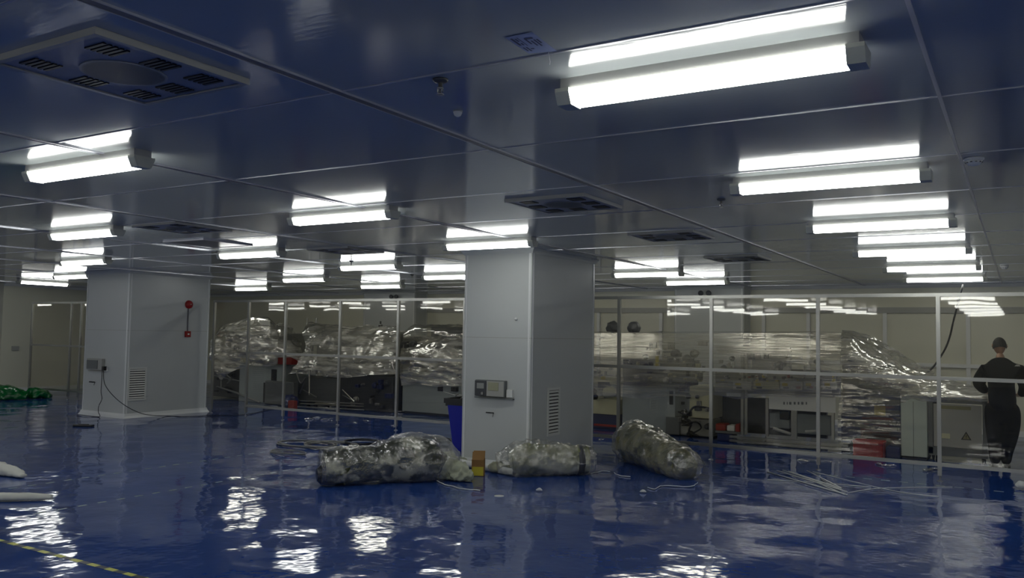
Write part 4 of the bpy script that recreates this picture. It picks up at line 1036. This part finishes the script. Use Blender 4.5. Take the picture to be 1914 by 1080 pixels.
# head joined as a shaped surface with ears, nose, jaw (faces away and down)
def head_mesh():
    s = MB(); rows_ = []
    n, m_ = 28, 18
    for j in range(m_+1):
        ph = PI*j/m_; z = math.cos(ph); rr = math.sin(ph); ring = []
        for k_ in range(n):
            a = 2*PI*k_/n; x = math.cos(a)*rr*.078; y = math.sin(a)*rr*.098; zz = z*.118
            if zz < 0: x *= 1-.28*(-zz/.118); y = y*(1-.16*(-zz/.118))+(.008 if y > 0 else .012)
            if y > .03:
                y += .020*math.exp(-((zz+.012)/.02)**2-(x/.014)**2)             # nose
                y -= .008*math.exp(-((zz-.012)/.014)**2-((abs(x)-.03)/.014)**2)  # eye sockets
                y += .005*math.exp(-((zz+.05)/.01)**2-(x/.022)**2)               # lips
                y += .008*math.exp(-((zz+.085)/.02)**2-(x/.025)**2)              # chin
            ring.append(s.bm.verts.new((x, y, zz)))
        rows_.append(ring)
    for A_, B_ in zip(rows_, rows_[1:]):
        for k_ in range(n): s._f([A_[k_], A_[(k_+1) % n], B_[(k_+1) % n], B_[k_]], range(4))
    bmesh.ops.remove_doubles(s.bm, verts=s.bm.verts[:], dist=.0005)
    for q in (-1, 1):
        s.tube([(q*.074, .0, .022), (q*.088, -.012, .018), (q*.09, -.014, -.005), (q*.078, .0, -.028)], [.008, .011, .009, .005], 8)
    return s
hd = head_mesh().build('head', 'skin', t, smooth=True); hd.location = (-.012, .105, 1.655); hd.rotation_euler = (-.38, 0, .18)
s = MB(); n, m_ = 28, 14; rows_ = []
for j in range(m_+1):
    ph = PI*.62*j/m_; ring = []
    for k_ in range(n):
        a = 2*PI*k_/n; fr = math.sin(a)
        ph2 = ph*(1 if fr < .1 else 1-.42*min(1, (fr-.1)/.5))
        ring.append(s.bm.verts.new((math.cos(a)*math.sin(ph2)*.086, math.sin(a)*math.sin(ph2)*.107-.002, math.cos(ph2)*.126)))
    rows_.append(ring)
for A_, B_ in zip(rows_, rows_[1:]):
    for k_ in range(n): s._f([A_[k_], A_[(k_+1) % n], B_[(k_+1) % n], B_[k_]], range(4))
bmesh.ops.remove_doubles(s.bm, verts=s.bm.verts[:], dist=.0005)
h_ = s.build('hair', 'hair', t, smooth=True); h_.location = hd.location; h_.rotation_euler = hd.rotation_euler
for q in (-1, 1):
    e_ = MB().lathe([(.001, -.011), (.008, -.008), (.0115, 0), (.008, .008), (.001, .011)], (0, 0, 0), 12).build('eye', 'white', t, smooth=True)
    e_.location = hd.matrix_basis @ Vector((q*.03, .083, .012))
# loose jacket: torso, hem flaring over the hips, sleeves
JV = [(.02, 0, .74, (.27, .19)), (.01, 0, 1.0, (.26, .18)), (0, .01, 1.18, (.245, .165)), (0, .02, 1.31, (.25, .155)), (0, .035, 1.43, (.16, .12)), (-.003, .05, 1.51, (.085, .078)),
      (-.20, .03, 1.33, .10), (-.27, .01, 1.14, .09), (-.21, .20, 1.05, .062), (-.19, .235, 1.045, .055),
      (.215, .03, 1.33, .10), (.29, -.01, 1.13, .09), (.25, .18, 1.03, .064), (.225, .22, 1.02, .056)]
JE = [(0, 1), (1, 2), (2, 3), (3, 4), (4, 5), (3, 6), (6, 7), (7, 8), (8, 9), (3, 10), (10, 11), (11, 12), (12, 13)]
jk = skin('jacket', 'jacket', JV, JE, t, 0)
pp = MB().box(-.04, .04, -.006, .006, -.035, .035, .005)
e_ = blob([(-.03, 0, -.02), (0, 0, 0), (.03, 0, .025)], [.012, .03, .012], .012, 30, 12, 12, seed=5)
for v in e_.bm.verts: v.co.y *= .25
e_ = e_.build('shoulder_emblem', 'ventgrey', jk, smooth=True); e_.location = (.19, -.125, 1.385)
TV = [(0, 0, .95, (.20, .15)), (0, 0, .84, (.235, .17)), (-.085, 0, .70, (.15, .14)), (-.075, .01, .46, .115), (-.075, -.005, .20, .085), (-.085, 0, .06, .068), (.115, 0, .70, (.165, .15)), (.085, .02, .46, .125), (.05, .0, .20, .075), (.045, .0, .06, .066)]
TE = [(0, 1), (1, 2), (2, 3), (3, 4), (4, 5), (1, 6), (6, 7), (7, 8), (8, 9)]
skin('trousers', 'trousers', TV, TE, t, 0)
for (x, y) in ((-.09, .03), (.05, .03)):
    blob([(x, y-.1, .045), (x, y, .05), (x, y+.15, .035)], [.035, .05, .048, .03], .003, 10, 20, 20, squash=.9).build('shoe', 'black', t, smooth=True)
